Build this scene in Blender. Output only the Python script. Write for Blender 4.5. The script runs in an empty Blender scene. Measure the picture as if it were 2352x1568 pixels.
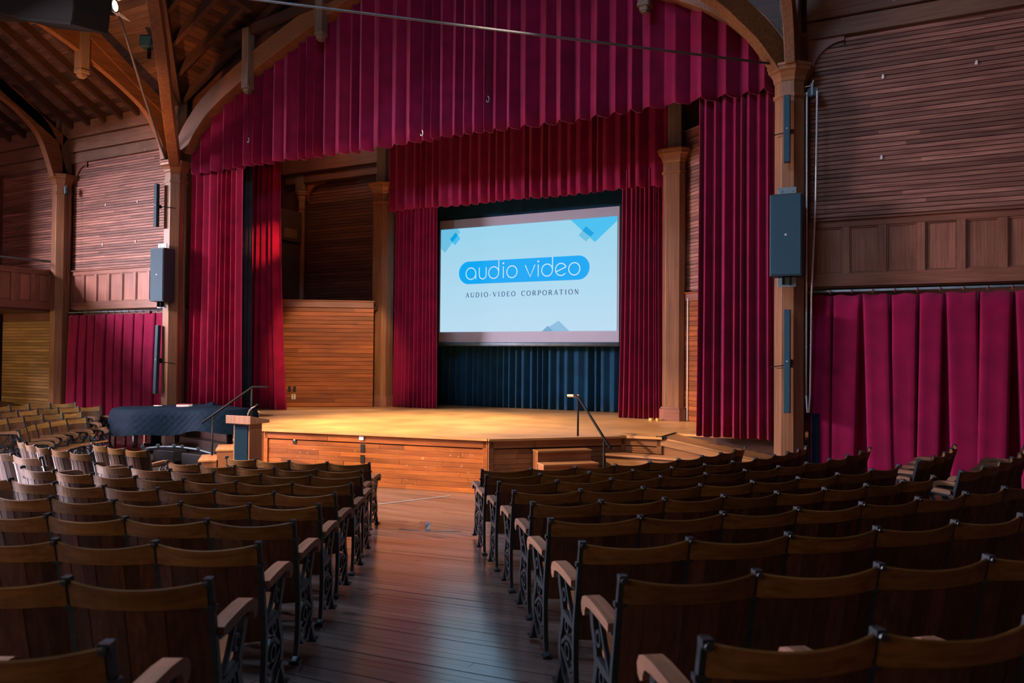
import bpy, bmesh, math, random
from math import sin, cos, pi, radians, hypot, atan2
from mathutils import Vector, Matrix
random.seed(7)
S = bpy.context.scene
COL = S.collection

# ------------------------------------------------------------------ camera
EYE = Vector((0, 0, 2.202))
cam = bpy.data.cameras.new('camera'); camo = bpy.data.objects.new('camera', cam); COL.objects.link(camo)
RX = Vector((0.88213, 0.47094, 0.00852)); DN = Vector((-0.00056, 0.01913, -0.99982)); FW = Vector((-0.47101, 0.88196, 0.01714))
m = Matrix.Identity(4)
for i in range(3):
    m[i][0] = RX[i]; m[i][1] = -DN[i]; m[i][2] = -FW[i]; m[i][3] = EYE[i]
camo.matrix_world = m
cam.sensor_width = 36; cam.lens = 36 * 1829 / 2352; cam.clip_start = 0.05; cam.clip_end = 200
cam.dof.use_dof = True; cam.dof.focus_distance = 13.0; cam.dof.aperture_fstop = 3.2
S.camera = camo

# ------------------------------------------------------------------ world, lamps, exposure
w = bpy.data.worlds.new('world'); S.world = w; w.use_nodes = True
w.node_tree.nodes['Background'].inputs[0].default_value = (0.35, 0.5, 0.8, 1)
w.node_tree.nodes['Background'].inputs[1].default_value = 0.02
S.view_settings.view_transform = 'Standard'; S.view_settings.look = 'None'
S.view_settings.exposure = 0.15; S.view_settings.gamma = 1.0
S.view_settings.use_curve_mapping = False

def area(name, loc, target, sx, sy, power, col):
    l = bpy.data.lights.new(name, 'AREA'); l.shape = 'RECTANGLE'; l.size = sx; l.size_y = sy; l.energy = power; l.color = col
    o = bpy.data.objects.new(name, l); COL.objects.link(o); o.location = loc
    o.rotation_euler = (Vector(target) - Vector(loc)).to_track_quat('-Z', 'Y').to_euler(); return o
def spot(name, loc, target, power, ang, blend, col, r=0.12):
    l = bpy.data.lights.new(name, 'SPOT'); l.energy = power; l.spot_size = radians(ang); l.spot_blend = blend; l.color = col; l.shadow_soft_size = r
    o = bpy.data.objects.new(name, l); COL.objects.link(o); o.location = loc
    o.rotation_euler = (Vector(target) - Vector(loc)).to_track_quat('-Z', 'Y').to_euler(); return o
# daylight through the tall window of the left transept, with added fill lights
area('daylight_sky_left', (-29.5, -8.0, 9.6), (0, -8.0, 7.6), 28.0, 5.4, 98000, (1.0, 0.80, 0.90))   # sky seen through the tall left window
area('rear_warm_fill', (-5, -6.4, 5.0), (-8, 10, .5), 8.0, 2.0, 125, (1.0, 0.74, 0.48))  # added warm fill from behind the camera; the rear wall has no opening
area('overhead_cool_fill', (-5.5, 3.5, 11.0), (-5.5, 6.0, 0), 3.0, 3.0, 620, (0.50, 0.72, 1.0))  # added cool fill below the closed roof, for seat tops and floor
spot('far_left_seats_fill', (-3.4, 10.2, 8.0), (-14.6, 9.0, 0.9), 6000, 34, 0.7, (1.0, 0.84, 0.68))  # added fill spot for the seats that face across the hall
area('gallery_lamp_under_balcony', (-22.3, 9.0, 3.0), (-22.3, 13, 1.5), .5, .5, 60, (1.0, 0.66, 0.30))
area('loft_fill', (-14.6, 15.4, 8.3), (-14.8, 17.3, 4.5), 1.2, .6, 16, (1.0, 0.48, 0.30))  # added dim fill that lifts the dark loft, no fixture modelled
# tungsten stage lanterns hung in the roof of the hall
spot('stage_lantern_left', (-13.4, 3.6, 8.8), (-8.0, 11.0, 0.5), 12000, 38, 0.6, (1.0, 0.66, 0.34))
spot('stage_lantern_wash', (-9.4, 11.4, 9.0), (-9.0, 13.0, 0.88), 5600, 46, 0.8, (1.0, 0.74, 0.42))
spot('stage_lantern_wainscot', (-8.3, 9.2, 6.6), (-13.0, 15.3, 1.9), 2400, 24, 0.35, (1.0, 0.66, 0.38))
spot('stage_lantern_side', (-7.6, 10.6, 6.3), (-14.15, 13.85, 4.75), 3800, 9, 1.0, (1.0, 0.30, 0.18), .04)
spot('roof_uplight', (-15.0, 9.2, 5.6), (-16.4, 12.0, 9.3), 520, 84, 1.0, (1.0, 0.40, 0.12))
spot('projector', (-9.0, 1.5, 7.5), (-8.9, 17.1, 4.0), 900, 28, 0.3, (0.5, 0.72, 1.0))

# ------------------------------------------------------------------ helpers
def link(name, me, mat=None, parent=None):
    o = bpy.data.objects.new(name, me); COL.objects.link(o)
    if mat is not None and not me.materials: me.materials.append(mat)
    if parent is not None: o.parent = parent
    return o
def mesh(verts, faces, smooth=False):
    me = bpy.data.meshes.new('m'); me.from_pydata([tuple(v) for v in verts], [], faces); me.update()
    if smooth: me.shade_smooth()
    return me
class MB:
    """collects shapes into one mesh"""
    def __init__(s): s.v = []; s.f = []
    def add(s, vs, fs):
        n = len(s.v); s.v += [tuple(v) for v in vs]; s.f += [tuple(i + n for i in f) for f in fs]; return s
    def box(s, x0, x1, y0, y1, z0, z1):
        return s.add([(x0,y0,z0),(x1,y0,z0),(x1,y1,z0),(x0,y1,z0),(x0,y0,z1),(x1,y0,z1),(x1,y1,z1),(x0,y1,z1)],
                     [(0,3,2,1),(4,5,6,7),(0,1,5,4),(1,2,6,5),(2,3,7,6),(3,0,4,7)])
    def prism(s, poly, z0, z1):
        n = len(poly); vs = [(p[0], p[1], z0) for p in poly] + [(p[0], p[1], z1) for p in poly]
        return s.add(vs, [tuple(range(n))[::-1], tuple(range(n, 2 * n))] + [(i, (i + 1) % n, n + (i + 1) % n, n + i) for i in range(n)])
    def extr(s, poly, fn0, fn1):
        n = len(poly); vs = [fn0(p) for p in poly] + [fn1(p) for p in poly]
        return s.add(vs, [tuple(range(n))[::-1], tuple(range(n, 2 * n))] + [(i, (i + 1) % n, n + (i + 1) % n, n + i) for i in range(n)])
    def beam(s, pts, wdt, hgt, up=(0, 0, 1), side=None):
        """rectangular section swept along pts; section height follows the plane normal to the path"""
        pts = [Vector(p) for p in pts]; n = len(pts); rings = []
        for i in range(n):
            t = (pts[min(i + 1, n - 1)] - pts[max(i - 1, 0)]).normalized()
            sd = Vector(side).normalized() if side else t.cross(Vector(up)).normalized()
            u = sd.cross(t).normalized()
            rings.append([pts[i] + sd * a * wdt / 2 + u * b * hgt / 2 for a, b in ((-1,-1),(1,-1),(1,1),(-1,1))])
        vs = [v for r in rings for v in r]; fs = [(3,2,1,0), tuple(4 * (n - 1) + k for k in range(4))]
        for i in range(n - 1):
            for k in range(4):
                fs.append((4*i+k, 4*i+(k+1)%4, 4*(i+1)+(k+1)%4, 4*(i+1)+k))
        return s.add(vs, fs)
    def tube(s, pts, r, n=8):
        pts = [Vector(p) for p in pts]; m_ = len(pts); vs = []; fs = []
        ref = None
        for i in range(m_):
            t = (pts[min(i + 1, m_ - 1)] - pts[max(i - 1, 0)]).normalized()
            if ref is None: ref = t.orthogonal().normalized()
            a = (ref - t * ref.dot(t)).normalized(); b = t.cross(a); ref = a
            rr = r[i] if isinstance(r, (list, tuple)) else r
            vs += [pts[i] + (a * cos(2*pi*k/n) + b * sin(2*pi*k/n)) * rr for k in range(n)]
        for i in range(m_ - 1):
            for k in range(n): fs.append((i*n+k, i*n+(k+1)%n, (i+1)*n+(k+1)%n, (i+1)*n+k))
        fs += [tuple(range(n))[::-1], tuple(range((m_-1)*n, m_*n))]
        return s.add(vs, fs)
    def lathe(s, prof, c, n=16, axis='Z'):
        vs = []; fs = []; m_ = len(prof)
        for r, z in prof:
            for k in range(n):
                a = 2*pi*k/n; p = (r*cos(a), r*sin(a), z)
                if axis == 'Y': p = (p[0], p[2], p[1])
                if axis == 'X': p = (p[2], p[0], p[1])
                vs.append((c[0]+p[0], c[1]+p[1], c[2]+p[2]))
        for i in range(m_ - 1):
            for k in range(n): fs.append((i*n+k, i*n+(k+1)%n, (i+1)*n+(k+1)%n, (i+1)*n+k))
        fs += [tuple(range(n))[::-1], tuple(range((m_-1)*n, m_*n))]
        return s.add(vs, fs)
    def mesh(s, smooth=False): 
        me = mesh(s.v, s.f, smooth)
        bm = bmesh.new(); bm.from_mesh(me); bmesh.ops.recalc_face_normals(bm, faces=bm.faces[:]); bm.to_mesh(me); bm.free()
        return me
    def build(s, name, mat, parent=None, smooth=False, bevel=0):
        o = link(name, s.mesh(smooth), mat, parent)
        if bevel:
            b = o.modifiers.new('bevel', 'BEVEL'); b.width = bevel; b.segments = 2; b.limit_method = 'ANGLE'
        return o
def tag(o, label=None, cat=None, group=None, kind=None):
    if label: o['label'] = label
    if cat: o['category'] = cat
    if group: o['group'] = group
    if kind: o['kind'] = kind
    return o
def thing(name, label, cat, loc=(0, 0, 0), rz=0, group=None):
    o = bpy.data.objects.new(name, None); COL.objects.link(o); o.location = loc; o.rotation_euler = (0, 0, rz); o.empty_display_size = 0.2
    return tag(o, label, cat, group)
def struct(o, label=None): return tag(o, label, None, None, 'structure')
def copy(o, parent=None):
    c = o.copy(); COL.objects.link(c)
    if parent is not None: c.parent = parent
    return c

# ------------------------------------------------------------------ materials
def newmat(name):
    mt = bpy.data.materials.new(name); mt.use_nodes = True; nt = mt.node_tree
    return mt, nt, nt.nodes['Principled BSDF']
def lin(c): return tuple(((x/255)/12.92 if x/255 <= .04045 else ((x/255+.055)/1.055)**2.4) for x in c)
def wood(name, c0, c1, grain='X', rough=0.5, var=0.35, scale=1.0, bump=0.15, coat=0.0, wear=None, spec=0.5):
    mt, nt, b = newmat(name); N = nt.nodes; L = nt.links
    tc = N.new('ShaderNodeTexCoord'); oi = N.new('ShaderNodeObjectInfo')
    add = N.new('ShaderNodeVectorMath'); add.operation = 'ADD'
    mul = N.new('ShaderNodeMath'); mul.operation = 'MULTIPLY'; mul.inputs[1].default_value = 37.0
    L.new(oi.outputs['Random'], mul.inputs[0]); L.new(tc.outputs['Object'], add.inputs[0]); L.new(mul.outputs[0], add.inputs[1])
    mp = N.new('ShaderNodeMapping'); long, short = 0.9 * scale, 26 * scale
    mp.inputs['Scale'].default_value = {'X': (long, short, short), 'Y': (short, long, short), 'Z': (short, short, long)}[grain]
    L.new(add.outputs[0], mp.inputs[0])
    n1 = N.new('ShaderNodeTexNoise'); n1.inputs['Scale'].default_value = 1.6; n1.inputs['Detail'].default_value = 5; n1.inputs['Roughness'].default_value = 0.62
    L.new(mp.outputs[0], n1.inputs['Vector'])
    n2 = N.new('ShaderNodeTexNoise'); n2.inputs['Scale'].default_value = 0.9 * scale; n2.inputs['Detail'].default_value = 2
    L.new(add.outputs[0], n2.inputs['Vector'])
    cr = N.new('ShaderNodeValToRGB'); cr.color_ramp.elements[0].position = 0.3; cr.color_ramp.elements[0].color = (*c0, 1)
    cr.color_ramp.elements[1].position = 0.72; cr.color_ramp.elements[1].color = (*c1, 1)
    L.new(n1.outputs['Fac'], cr.inputs[0])
    # brightness: board to board and blotches
    mr = N.new('ShaderNodeMapRange'); mr.inputs['To Min'].default_value = 1 - var; mr.inputs['To Max'].default_value = 1 + var
    L.new(oi.outputs['Random'], mr.inputs[0])
    mr2 = N.new('ShaderNodeMapRange'); mr2.inputs['From Min'].default_value = 0.3; mr2.inputs['From Max'].default_value = 0.7
    mr2.inputs['To Min'].default_value = 0.72; mr2.inputs['To Max'].default_value = 1.25
    L.new(n2.outputs['Fac'], mr2.inputs[0])
    mm = N.new('ShaderNodeMath'); mm.operation = 'MULTIPLY'; L.new(mr.outputs[0], mm.inputs[0]); L.new(mr2.outputs[0], mm.inputs[1])
    vm = N.new('ShaderNodeVectorMath'); vm.operation = 'SCALE'; L.new(cr.outputs[0], vm.inputs[0]); L.new(mm.outputs[0], vm.inputs['Scale'])
    out = vm.outputs[0]
    if wear:
        n3 = N.new('ShaderNodeTexNoise'); n3.inputs['Scale'].default_value = 14; n3.inputs['Detail'].default_value = 4
        L.new(add.outputs[0], n3.inputs['Vector'])
        r3 = N.new('ShaderNodeValToRGB'); r3.color_ramp.elements[0].position = 0.66; r3.color_ramp.elements[1].position = 0.74
        L.new(n3.outputs['Fac'], r3.inputs[0])
        mx = N.new('ShaderNodeMixRGB'); L.new(r3.outputs[0], mx.inputs[0]); L.new(out, mx.inputs[1]); mx.inputs[2].default_value = (*wear, 1); out = mx.outputs[0]
    L.new(out, b.inputs['Base Color'])
    b.inputs['Roughness'].default_value = rough; b.inputs['Coat Weight'].default_value = coat; b.inputs['Coat Roughness'].default_value = 0.25
    b.inputs['Specular IOR Level'].default_value = spec
    bp = N.new('ShaderNodeBump'); bp.inputs['Strength'].default_value = bump; bp.inputs['Distance'].default_value = 0.01
    L.new(n1.outputs['Fac'], bp.inputs['Height']); L.new(bp.outputs[0], b.inputs['Normal'])
    if coat: L.new(bp.outputs[0], b.inputs['Coat Normal'])
    return mt
def plain(name, c, rough=0.5, metal=0.0, noise=0.15, nscale=8.0, spec=0.5, emit=None, es=0):
    mt, nt, b = newmat(name); N = nt.nodes; L = nt.links
    tc = N.new('ShaderNodeTexCoord'); n = N.new('ShaderNodeTexNoise'); n.inputs['Scale'].default_value = nscale; n.inputs['Detail'].default_value = 3
    L.new(tc.outputs['Object'], n.inputs['Vector'])
    cr = N.new('ShaderNodeValToRGB'); cr.color_ramp.elements[0].position = 0.3; cr.color_ramp.elements[1].position = 0.7
    cr.color_ramp.elements[0].color = (*[x*(1-noise) for x in c], 1); cr.color_ramp.elements[1].color = (*[min(1, x*(1+noise)) for x in c], 1)
    L.new(n.outputs['Fac'], cr.inputs[0]); L.new(cr.outputs[0], b.inputs['Base Color'])
    b.inputs['Roughness'].default_value = rough; b.inputs['Metallic'].default_value = metal; b.inputs['Specular IOR Level'].default_value = spec
    if emit: b.inputs['Emission Color'].default_value = (*emit, 1); b.inputs['Emission Strength'].default_value = es
    return mt
def velvet(name, c, sheen=0.5, tint=(1, .3, .5)):
    mt = plain(name, c, 0.85, 0, 0.22, 3.0, 0.15); b = mt.node_tree.nodes['Principled BSDF']
    b.inputs['Sheen Weight'].default_value = sheen; b.inputs['Sheen Roughness'].default_value = 0.45; b.inputs['Sheen Tint'].default_value = (*tint, 1)
    return mt
def flat_emit(name, c, s):
    mt, nt, b = newmat(name); b.inputs['Base Color'].default_value = (0.02, 0.02, 0.02, 1); b.inputs['Roughness'].default_value = 0.9
    b.inputs['Emission Color'].default_value = (*c, 1); b.inputs['Emission Strength'].default_value = s; b.inputs['Specular IOR Level'].default_value = 0.0
    return mt
M = {}
M['wall'] = wood('stained_wall_board', (.12, .044, .034), (.40, .195, .145), 'X', 0.55, 0.38)
M['wall_y'] = wood('stained_wall_board_side', (.105, .036, .024), (.205, .082, .052), 'Y', 0.42, 0.26)
M['panel'] = wood('frieze_panel_wood', (.19, .07, .05), (.35, .15, .10), 'Z', 0.42, 0.15)
M['trim'] = wood('stained_trim', (.155, .056, .039), (.28, .115, .075), 'X', 0.42, 0.12)
M['beamx'] = wood('rough_plate_beam', (.12, .06, .038), (.24, .13, .082), 'X', 0.6, 0.15, wear=(.34, .27, .2))
M['pillar'] = wood('varnished_pillar', (.14, .056, .024), (.27, .125, .056), 'Z', 0.4, 0.1, 0.7)
M['cap'] = wood('varnished_capital', (.17, .065, .025), (.31, .13, .05), 'X', 0.38, 0.1)
M['brace'] = wood('roof_brace_wood', (.12, .046, .017), (.26, .105, .04), 'Y', 0.5, 0.12, 0.8)
M['post'] = wood('grey_post_wood', (.11, .07, .05), (.21, .145, .105), 'Z', 0.6, 0.12)
M['roofb'] = wood('roof_board', (.04, .013, .006), (.135, .046, .019), 'Y', 0.65, 0.5)
M['roofbx'] = wood('roof_board_cross', (.035, .016, .011), (.14, .07, .045), 'X', 0.65, 0.6)
M['rafter'] = wood('rafter_wood', (.03, .012, .008), (.08, .032, .018), 'Y', 0.6, 0.25)
M['stagefront'] = wood('stage_front_board', (.24, .055, .009), (.43, .13, .024), 'X', 0.4, 0.22, wear=(.6, .32, .16))
M['stageside'] = wood('stage_side_board', (.17, .065, .025), (.28, .12, .05), 'X', 0.42, 0.2)
M['stagefloor'] = wood('stage_floor_maple', (.44, .21, .07), (.66, .36, .135), 'X', 0.36, 0.1, 1.3, 0.05)
M['ramp'] = wood('ramp_board', (.26, .12, .045), (.44, .22, .09), 'X', 0.4, 0.1)
M['wainscot'] = wood('wainscot_board', (.17, .040, .008), (.34, .10, .023), 'X', 0.36, 0.25)
M['dark'] = wood('dark_stage_wood', (.08, .030, .020), (.17, .066, .042), 'X', 0.5, 0.3)
M['yellow'] = wood('pale_lower_board', (.20, .115, .045), (.34, .21, .085), 'X', 0.5, 0.2)
M['floor'] = wood('worn_floor_board', (.085, .064, .058), (.185, .145, .13), 'X', 0.34, 0.22, 0.9, 0.05, coat=1.0, spec=.5)
_b = M['floor'].node_tree.nodes['Principled BSDF']; _b.inputs['Coat IOR'].default_value = 1.9; _b.inputs['Coat Roughness'].default_value = .2
M['subfloor'] = wood('subfloor', (.04, .022, .014), (.09, .05, .032), 'X', 0.5, 0.1)
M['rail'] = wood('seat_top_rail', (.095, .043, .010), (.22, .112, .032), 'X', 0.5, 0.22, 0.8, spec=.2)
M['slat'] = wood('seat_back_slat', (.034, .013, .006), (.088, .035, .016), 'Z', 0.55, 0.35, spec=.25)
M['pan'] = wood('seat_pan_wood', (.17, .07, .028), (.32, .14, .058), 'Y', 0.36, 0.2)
M['arm'] = wood('armrest_wood', (.12, .058, .030), (.235, .125, .072), 'Y', 0.5, 0.18)
M['light'] = wood('stair_wood', (.26, .115, .05), (.42, .20, .09), 'X', 0.4, 0.1)
M['stair'] = wood('stair_riser_wood', (.20, .075, .034), (.33, .13, .06), 'X', 0.4, 0.1)
M['lectern'] = wood('lectern_laminate', (.13, .057, .033), (.235, .115, .066), 'Z', 0.5, 0.05)
M['iron'] = plain('black_cast_iron', (.020, .032, .042), 0.38, 0.35, 0.3, 30)
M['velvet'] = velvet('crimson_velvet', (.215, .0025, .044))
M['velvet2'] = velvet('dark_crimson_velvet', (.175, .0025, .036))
M['velvetred'] = velvet('red_velvet', (.23, .003, .030))
M['black'] = velvet('black_drape', (.003, .036, .078), 0.2, (.5, .8, 1))
M['legcloth'] = velvet('grey_black_drape', (.03, .03, .045), 0.2, (.8, .8, 1))
M['speaker'] = plain('black_speaker_paint', (.010, .040, .060), 0.55, 0, 0.15, 60)
M['grille'] = plain('speaker_grille_cloth', (.008, .062, .10), 0.7, 0, 0.12, 90)
M['steel'] = plain('blue_grey_steel', (.16, .25, .31), 0.45, 0.1)
M['darksteel'] = plain('dark_blue_steel', (.03, .06, .08), 0.45, 0.2)
M['chrome'] = plain('chrome', (.55, .55, .55), 0.22, 1.0, 0.05)
M['railmetal'] = plain('black_rail_paint', (.006, .006, .008), 0.6, 0.0, spec=.15)
M['rope'] = plain('white_rope', (.80, .84, .90), 0.8, 0, 0.2, 60)
M['cable'] = plain('black_cable', (.007, .007, .008), 0.65, 0, .1, 20, .15)
M['tierod'] = plain('steel_tie_rod', (.12, .11, .115), 0.6, 0.3)
M['white'] = plain('white_paint', (.75, .75, .75), 0.5, 0, 0.04)
M['redcover'] = plain('red_book_cloth', (.35, .05, .06), 0.6)
M['quilt'] = plain('navy_quilted_nylon', (.0025, .014, .031), 0.8, 0, 0.2, 30, .15)
M['ebony'] = plain('ebony_lacquer', (.008, .008, .009), 0.15)
M['plate'] = plain('grey_wall_plate', (.022, .02, .02), 0.5, 0, .1, 20, .25)
M['ivory'] = plain('ivory_plastic', (.55, .48, .36), 0.5, 0, 0.05)
M['navy'] = plain('navy_panel_fabric', (.003, .016, .032), 0.9, 0, .1, 20, .08)
M['tape'] = plain('grey_gaffer_tape', (.26, .26, .30), 0.7)
M['screenwhite'] = plain('matte_projection_fabric', (.36, .38, .48), 0.9, 0, 0.02, 2, 0.1)
M['brass'] = plain('yellow_tape', (.55, .40, .08), 0.4)
M['bluecloth'] = plain('blue_mesh_cloth', (.02, .10, .26), 0.8)
M['duct'] = plain('dark_duct_paint', (.006, .008, .008), 0.8)
M['cardboard'] = plain('dull_brown_board', (.075, .04, .022), 0.7)
M['label'] = plain('tan_label_card', (.20, .105, .05), 0.7)

# ------------------------------------------------------------------ room frame (metres; X along the proscenium wall, Y towards the stage)
CX, CY = -8.068, 12.309            # centre of the curved rows
def fl(x, y):                      # raked floor: flat by the stage, rising outwards
    return max(0.0, 0.05 + 0.0771 * (hypot(x - CX, y - CY) - 5.674))

# floor: a smooth bowl under the boards
vs = []; fs = []; nx, ny = 60, 44
xs = [-24 + 30 * i / nx for i in range(nx + 1)]; ys = [-7 + 20.4 * j / ny for j in range(ny + 1)]
for y in ys:
    for x in xs: vs.append((x, y, fl(x, y) - 0.022))
for j in range(ny):
    for i in range(nx): a = j*(nx+1)+i; fs.append((a, a+1, a+nx+2, a+nx+1))
floor = struct(link('floor', mesh(vs, fs, True), M['subfloor']), 'dark worn wooden floor of the hall, raked like a bowl')
# floor boards laid along X, each one bent over the bowl
bw = 0.085; y = 0.6; k = 0
while y < 13.0:
    xa = -17.5 if y > 4 else -9.0
    cuts = [xa, random.uniform(-7.6, -4.2), 3.0] if k % 2 else [xa, random.uniform(-9.0, -6.0), random.uniform(-4.5, -1.5), 3.0]
    if y > 10.2: cuts = [xa, 3.0]
    for a, b in zip(cuts, cuts[1:]):
        a += 0.0015; b -= 0.0015; n = max(2, int((b - a) / 0.45)); vv = []; ff = []; dz = random.uniform(-.0012, .0012)
        for i in range(n + 1):
            x = a + (b - a) * i / n
            for yy, dd in ((y + .0022, -.02), (y + .0022, 0), (y + bw - .0022, 0), (y + bw - .0022, -.02)): vv.append((x, yy, fl(x, yy) + dd + dz))
        for i in range(n):
            for q in range(3): ff.append((4*i+q, 4*i+q+1, 4*i+q+5, 4*i+q+4))
        ff += [(0, 1, 2, 3), (4*n+3, 4*n+2, 4*n+1, 4*n)]
        link('floor_board', mesh(vv, ff), M['floor'], floor)
    y += bw; k += 1

def boards(parent, mat, x0, x1, Y, z0, z1, h, t=0.022, gap=0.010, joints=0, seed=1):
    """horizontal boards on a plane facing -Y; one shared mesh per length"""
    rnd = random.Random(seed); n = max(1, round((z1 - z0) / h)); h = (z1 - z0) / n; cache = {}
    for i in range(n):
        cuts = [x0] + sorted(rnd.uniform(x0 + .15*(x1-x0), x1 - .1*(x1-x0)) for _ in range(joints if rnd.random() < .8 else 0)) + [x1]
        for a, b in zip(cuts, cuts[1:]):
            key = round(b - a, 3)
            if key not in cache:
                cache[key] = MB().add([(0,0,0),(b-a,0,0),(b-a,0,h-gap),(0,0,h-gap),(0,-t+.004,0.0),(b-a,-t+.004,0.0),(b-a,-t,0.006),(0,-t,.006),(b-a,-t,h-gap-.006),(0,-t,h-gap-.006),(b-a,-t+.004,h-gap),(0,-t+.004,h-gap)],
                    [(4,5,6,7),(7,6,8,9),(9,8,10,11),(11,10,2,3),(0,1,5,4),(0,4,7,9,11,3),(1,2,10,8,6,5),(0,3,2,1)]).mesh()
            o = link('board', cache[key], mat, parent); o.location = (a + .0008, Y - rnd.uniform(0, .003), z0 + i * h + gap / 2)
    return n

# ---- front wall of the hall (plane Y = 13.2): right bay
WY = 13.2
wr = struct(MB().box(-1.80, 4.8, WY, WY + .2, 3.28, 12.0).box(-1.80, 4.8, WY+.15, WY + .35, -.2, 3.28).build('wall_right', M['dark']), 'dark stained board wall right of the stage opening')
boards(wr, M['wall'], -1.76, 3.2, WY, 4.37, 7.15, 0.068, joints=1, seed=3)
boards(wr, M['wall'], -1.76, 3.2, WY, 7.82, 8.6, 0.068, seed=4)
wl = struct(MB().box(-24, -16.3, WY, WY + .2, 3.28, 12.0).box(-20.3, -16.3, WY+.15, WY + .35, -.2, 3.28).build('wall_left', M['dark']), 'dark stained board wall left of the stage opening')
boards(wl, M['wall'], -20.35, -16.35, WY, 4.36, 7.2, 0.068, joints=1, seed=5)
boards(wl, M['wall'], -23.6, -20.75, WY, 4.36, 7.25, 0.068, seed=6)
wlo = struct(MB().box(-24, -20.3, WY, WY + .2, -.2, 3.28).build('wall_under_balcony', M['dark']), 'pale brown board wall under the side balcony')
boards(wlo, M['yellow'], -23.5, -20.75, WY, 0.25, 3.02, 0.085, seed=7)
def plates(parent, x0, x1, z):
    for dz, hh, yy in ((0, .27, .10), (.285, .34, .15), (.65, .40, .20)):
        MB().box(x0, x1, WY - yy, WY + .02, z + dz, z + dz + hh).build('plate_beam', M['beamx'], parent, bevel=.012)
plates(wr, -1.80, 3.2, 7.17)
plates(wl, -20.4, -16.4, 7.2); plates(wl, -24, -20.7, 7.2)
def frieze(name, label, x0, x1, first, pitch, pw, Y=WY):
    fr = struct(MB().box(x0, x1, Y - .02, Y + .03, 3.30, 4.31).build(name, M['trim']), label)
    MB().box(x0, x1, Y - .07, Y - .015, 3.30, 3.50).build('bottom_rail', M['trim'], fr, bevel=.006)
    MB().box(x0, x1, Y - .07, Y - .015, 4.21, 4.31).build('top_rail', M['trim'], fr, bevel=.006)
    MB().box(x0, x1, Y - .11, Y - .0, 4.31, 4.345).build('ledge', M['trim'], fr, bevel=.006)
    st = pitch - pw; x = first - st; sm = None; pm = None; mm = None
    while x < x1 - .02:
        if sm is None: sm = MB().box(0, st, Y - .066, Y - .015, 3.50, 4.21).mesh()
        o = link('stile', sm, M['panel'], fr); o.location.x = x
        if x + pitch < x1 + .3:
            if pm is None:
                pm = MB().box(.02, pw - .02, Y - .032, Y - .018, 3.525, 4.185).mesh()
                q = MB()
                for a, b, c, d in ((0, pw, 3.50, 3.522), (0, pw, 4.188, 4.21), (0, .022, 3.522, 4.188), (pw - .022, pw, 3.522, 4.188)): q.box(a, b, Y - .05, Y - .015, c, d)
                mm = q.mesh()
            o = link('panel', pm, M['panel'], fr); o.location.x = x + st
            o = link('panel_moulding', mm, M['trim'], fr); o.location.x = x + st
        x += pitch
    return fr
frieze('trim_1', 'panelled frieze above the right wall curtain', -1.80, 3.0, -1.70, .515, .41)
frieze('trim_2', 'panelled frieze above the left wall curtain', -20.40, -16.35, -20.30, .515, .41)
# curved corner brackets under the beams
def bracket(parent, x, sgn, z, r):
    poly = [(0, 0), (0, -r)] + [(.06 + (r - .06) * (1 - cos(a)), -r + r * .86 * sin(a)) for a in [pi/2*i/8 for i in range(9)]] + [(r, -.14), (r, 0)]
    MB().extr(poly, lambda p: (x + sgn * p[0], WY - .06, z + p[1]), lambda p: (x + sgn * p[0], WY - .012, z + p[1])).build('corner_bracket', M['trim'], parent)
bracket(wr, -1.78, 1, 7.17, .52); bracket(wl, -20.28, 1, 7.2, .52); bracket(wl, -16.42, -1, 7.2, .40); 

# ---- wall above the stage opening (dark, behind the valance)
struct(MB().box(-16.4, -1.7, 13.35, 13.5, 7.4, 14.5).build('wall_gable', M['dark']), 'dark board gable behind the top of the valance')
# ---- outer shell behind the camera
struct(MB().box(-24.2, -24, -7, 18, -.3, 2.8).box(-24.2, -24, -7, 18, 7.5, 12).box(-24.2, -24, -7, -2.6, 2.8, 7.5).box(-24.2, -24, 5.0, 18, 2.8, 7.5).build('wall_far_left', M['wall_y']), 'far left wall of the hall with a tall window opening')
wf = struct(MB().box(-24.16, -24.02, -2.6, -2.5, 2.8, 7.5).box(-24.16, -24.02, 4.9, 5.0, 2.8, 7.5).box(-24.16, -24.02, 1.2, 1.3, 2.8, 7.5).build('window_1', M['trim']), 'tall window in the far left wall')
MB().box(-24.2, -23.8, -2.7, 5.1, 2.74, 2.82).build('window_sill', M['trim'], wf)
struct(MB().box(5.6, 5.8, -7, 13.4, -.3, 12).build('wall_far_right', M['wall_y']), 'far right wall of the hall')
struct(MB().box(-24, 5.8, -7.2, -7, -.3, 12).build('wall_rear', M['wall']), 'rear wall of the hall')

# ---- roof: crossing of nave and transept
RS = 0.56; Z0 = 8.21; XA = -16.3; XR = -8.97; ZR = Z0 + RS * (XR - XA); YR = 13.2 - (XR - XA)
ceil = MB()
def tri(*p): ceil.add(p, [tuple(range(len(p)))])
XB = 2 * XR - XA
tri((XA, 13.2, Z0), (XR, 13.2, ZR), (XR, YR, ZR)); tri((XB, 13.2, Z0), (XR, YR, ZR), (XR, 13.2, ZR))
tri((XA, 13.2, Z0), (XR, YR, ZR), (-24.2, YR, ZR), (-24.2, 13.2, Z0)); tri((XB, 13.2, Z0), (5.8, 13.2, Z0), (5.8, YR, ZR), (XR, YR, ZR))
YB = 2 * YR - 13.2
tri((XA, YB, Z0), (-24.2, YB, Z0), (-24.2, YR, ZR), (XR, YR, ZR)); tri((XB, YB, Z0), (XR, YR, ZR), (5.8, YR, ZR), (5.8, YB, Z0))
tri((XA, YB, Z0), (XR, YR, ZR), (XR, -7.2, ZR), (XA, -7.2, Z0)); tri((XB, YB, Z0), (XB, -7.2, Z0), (XR, -7.2, ZR), (XR, YR, ZR))
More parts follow.
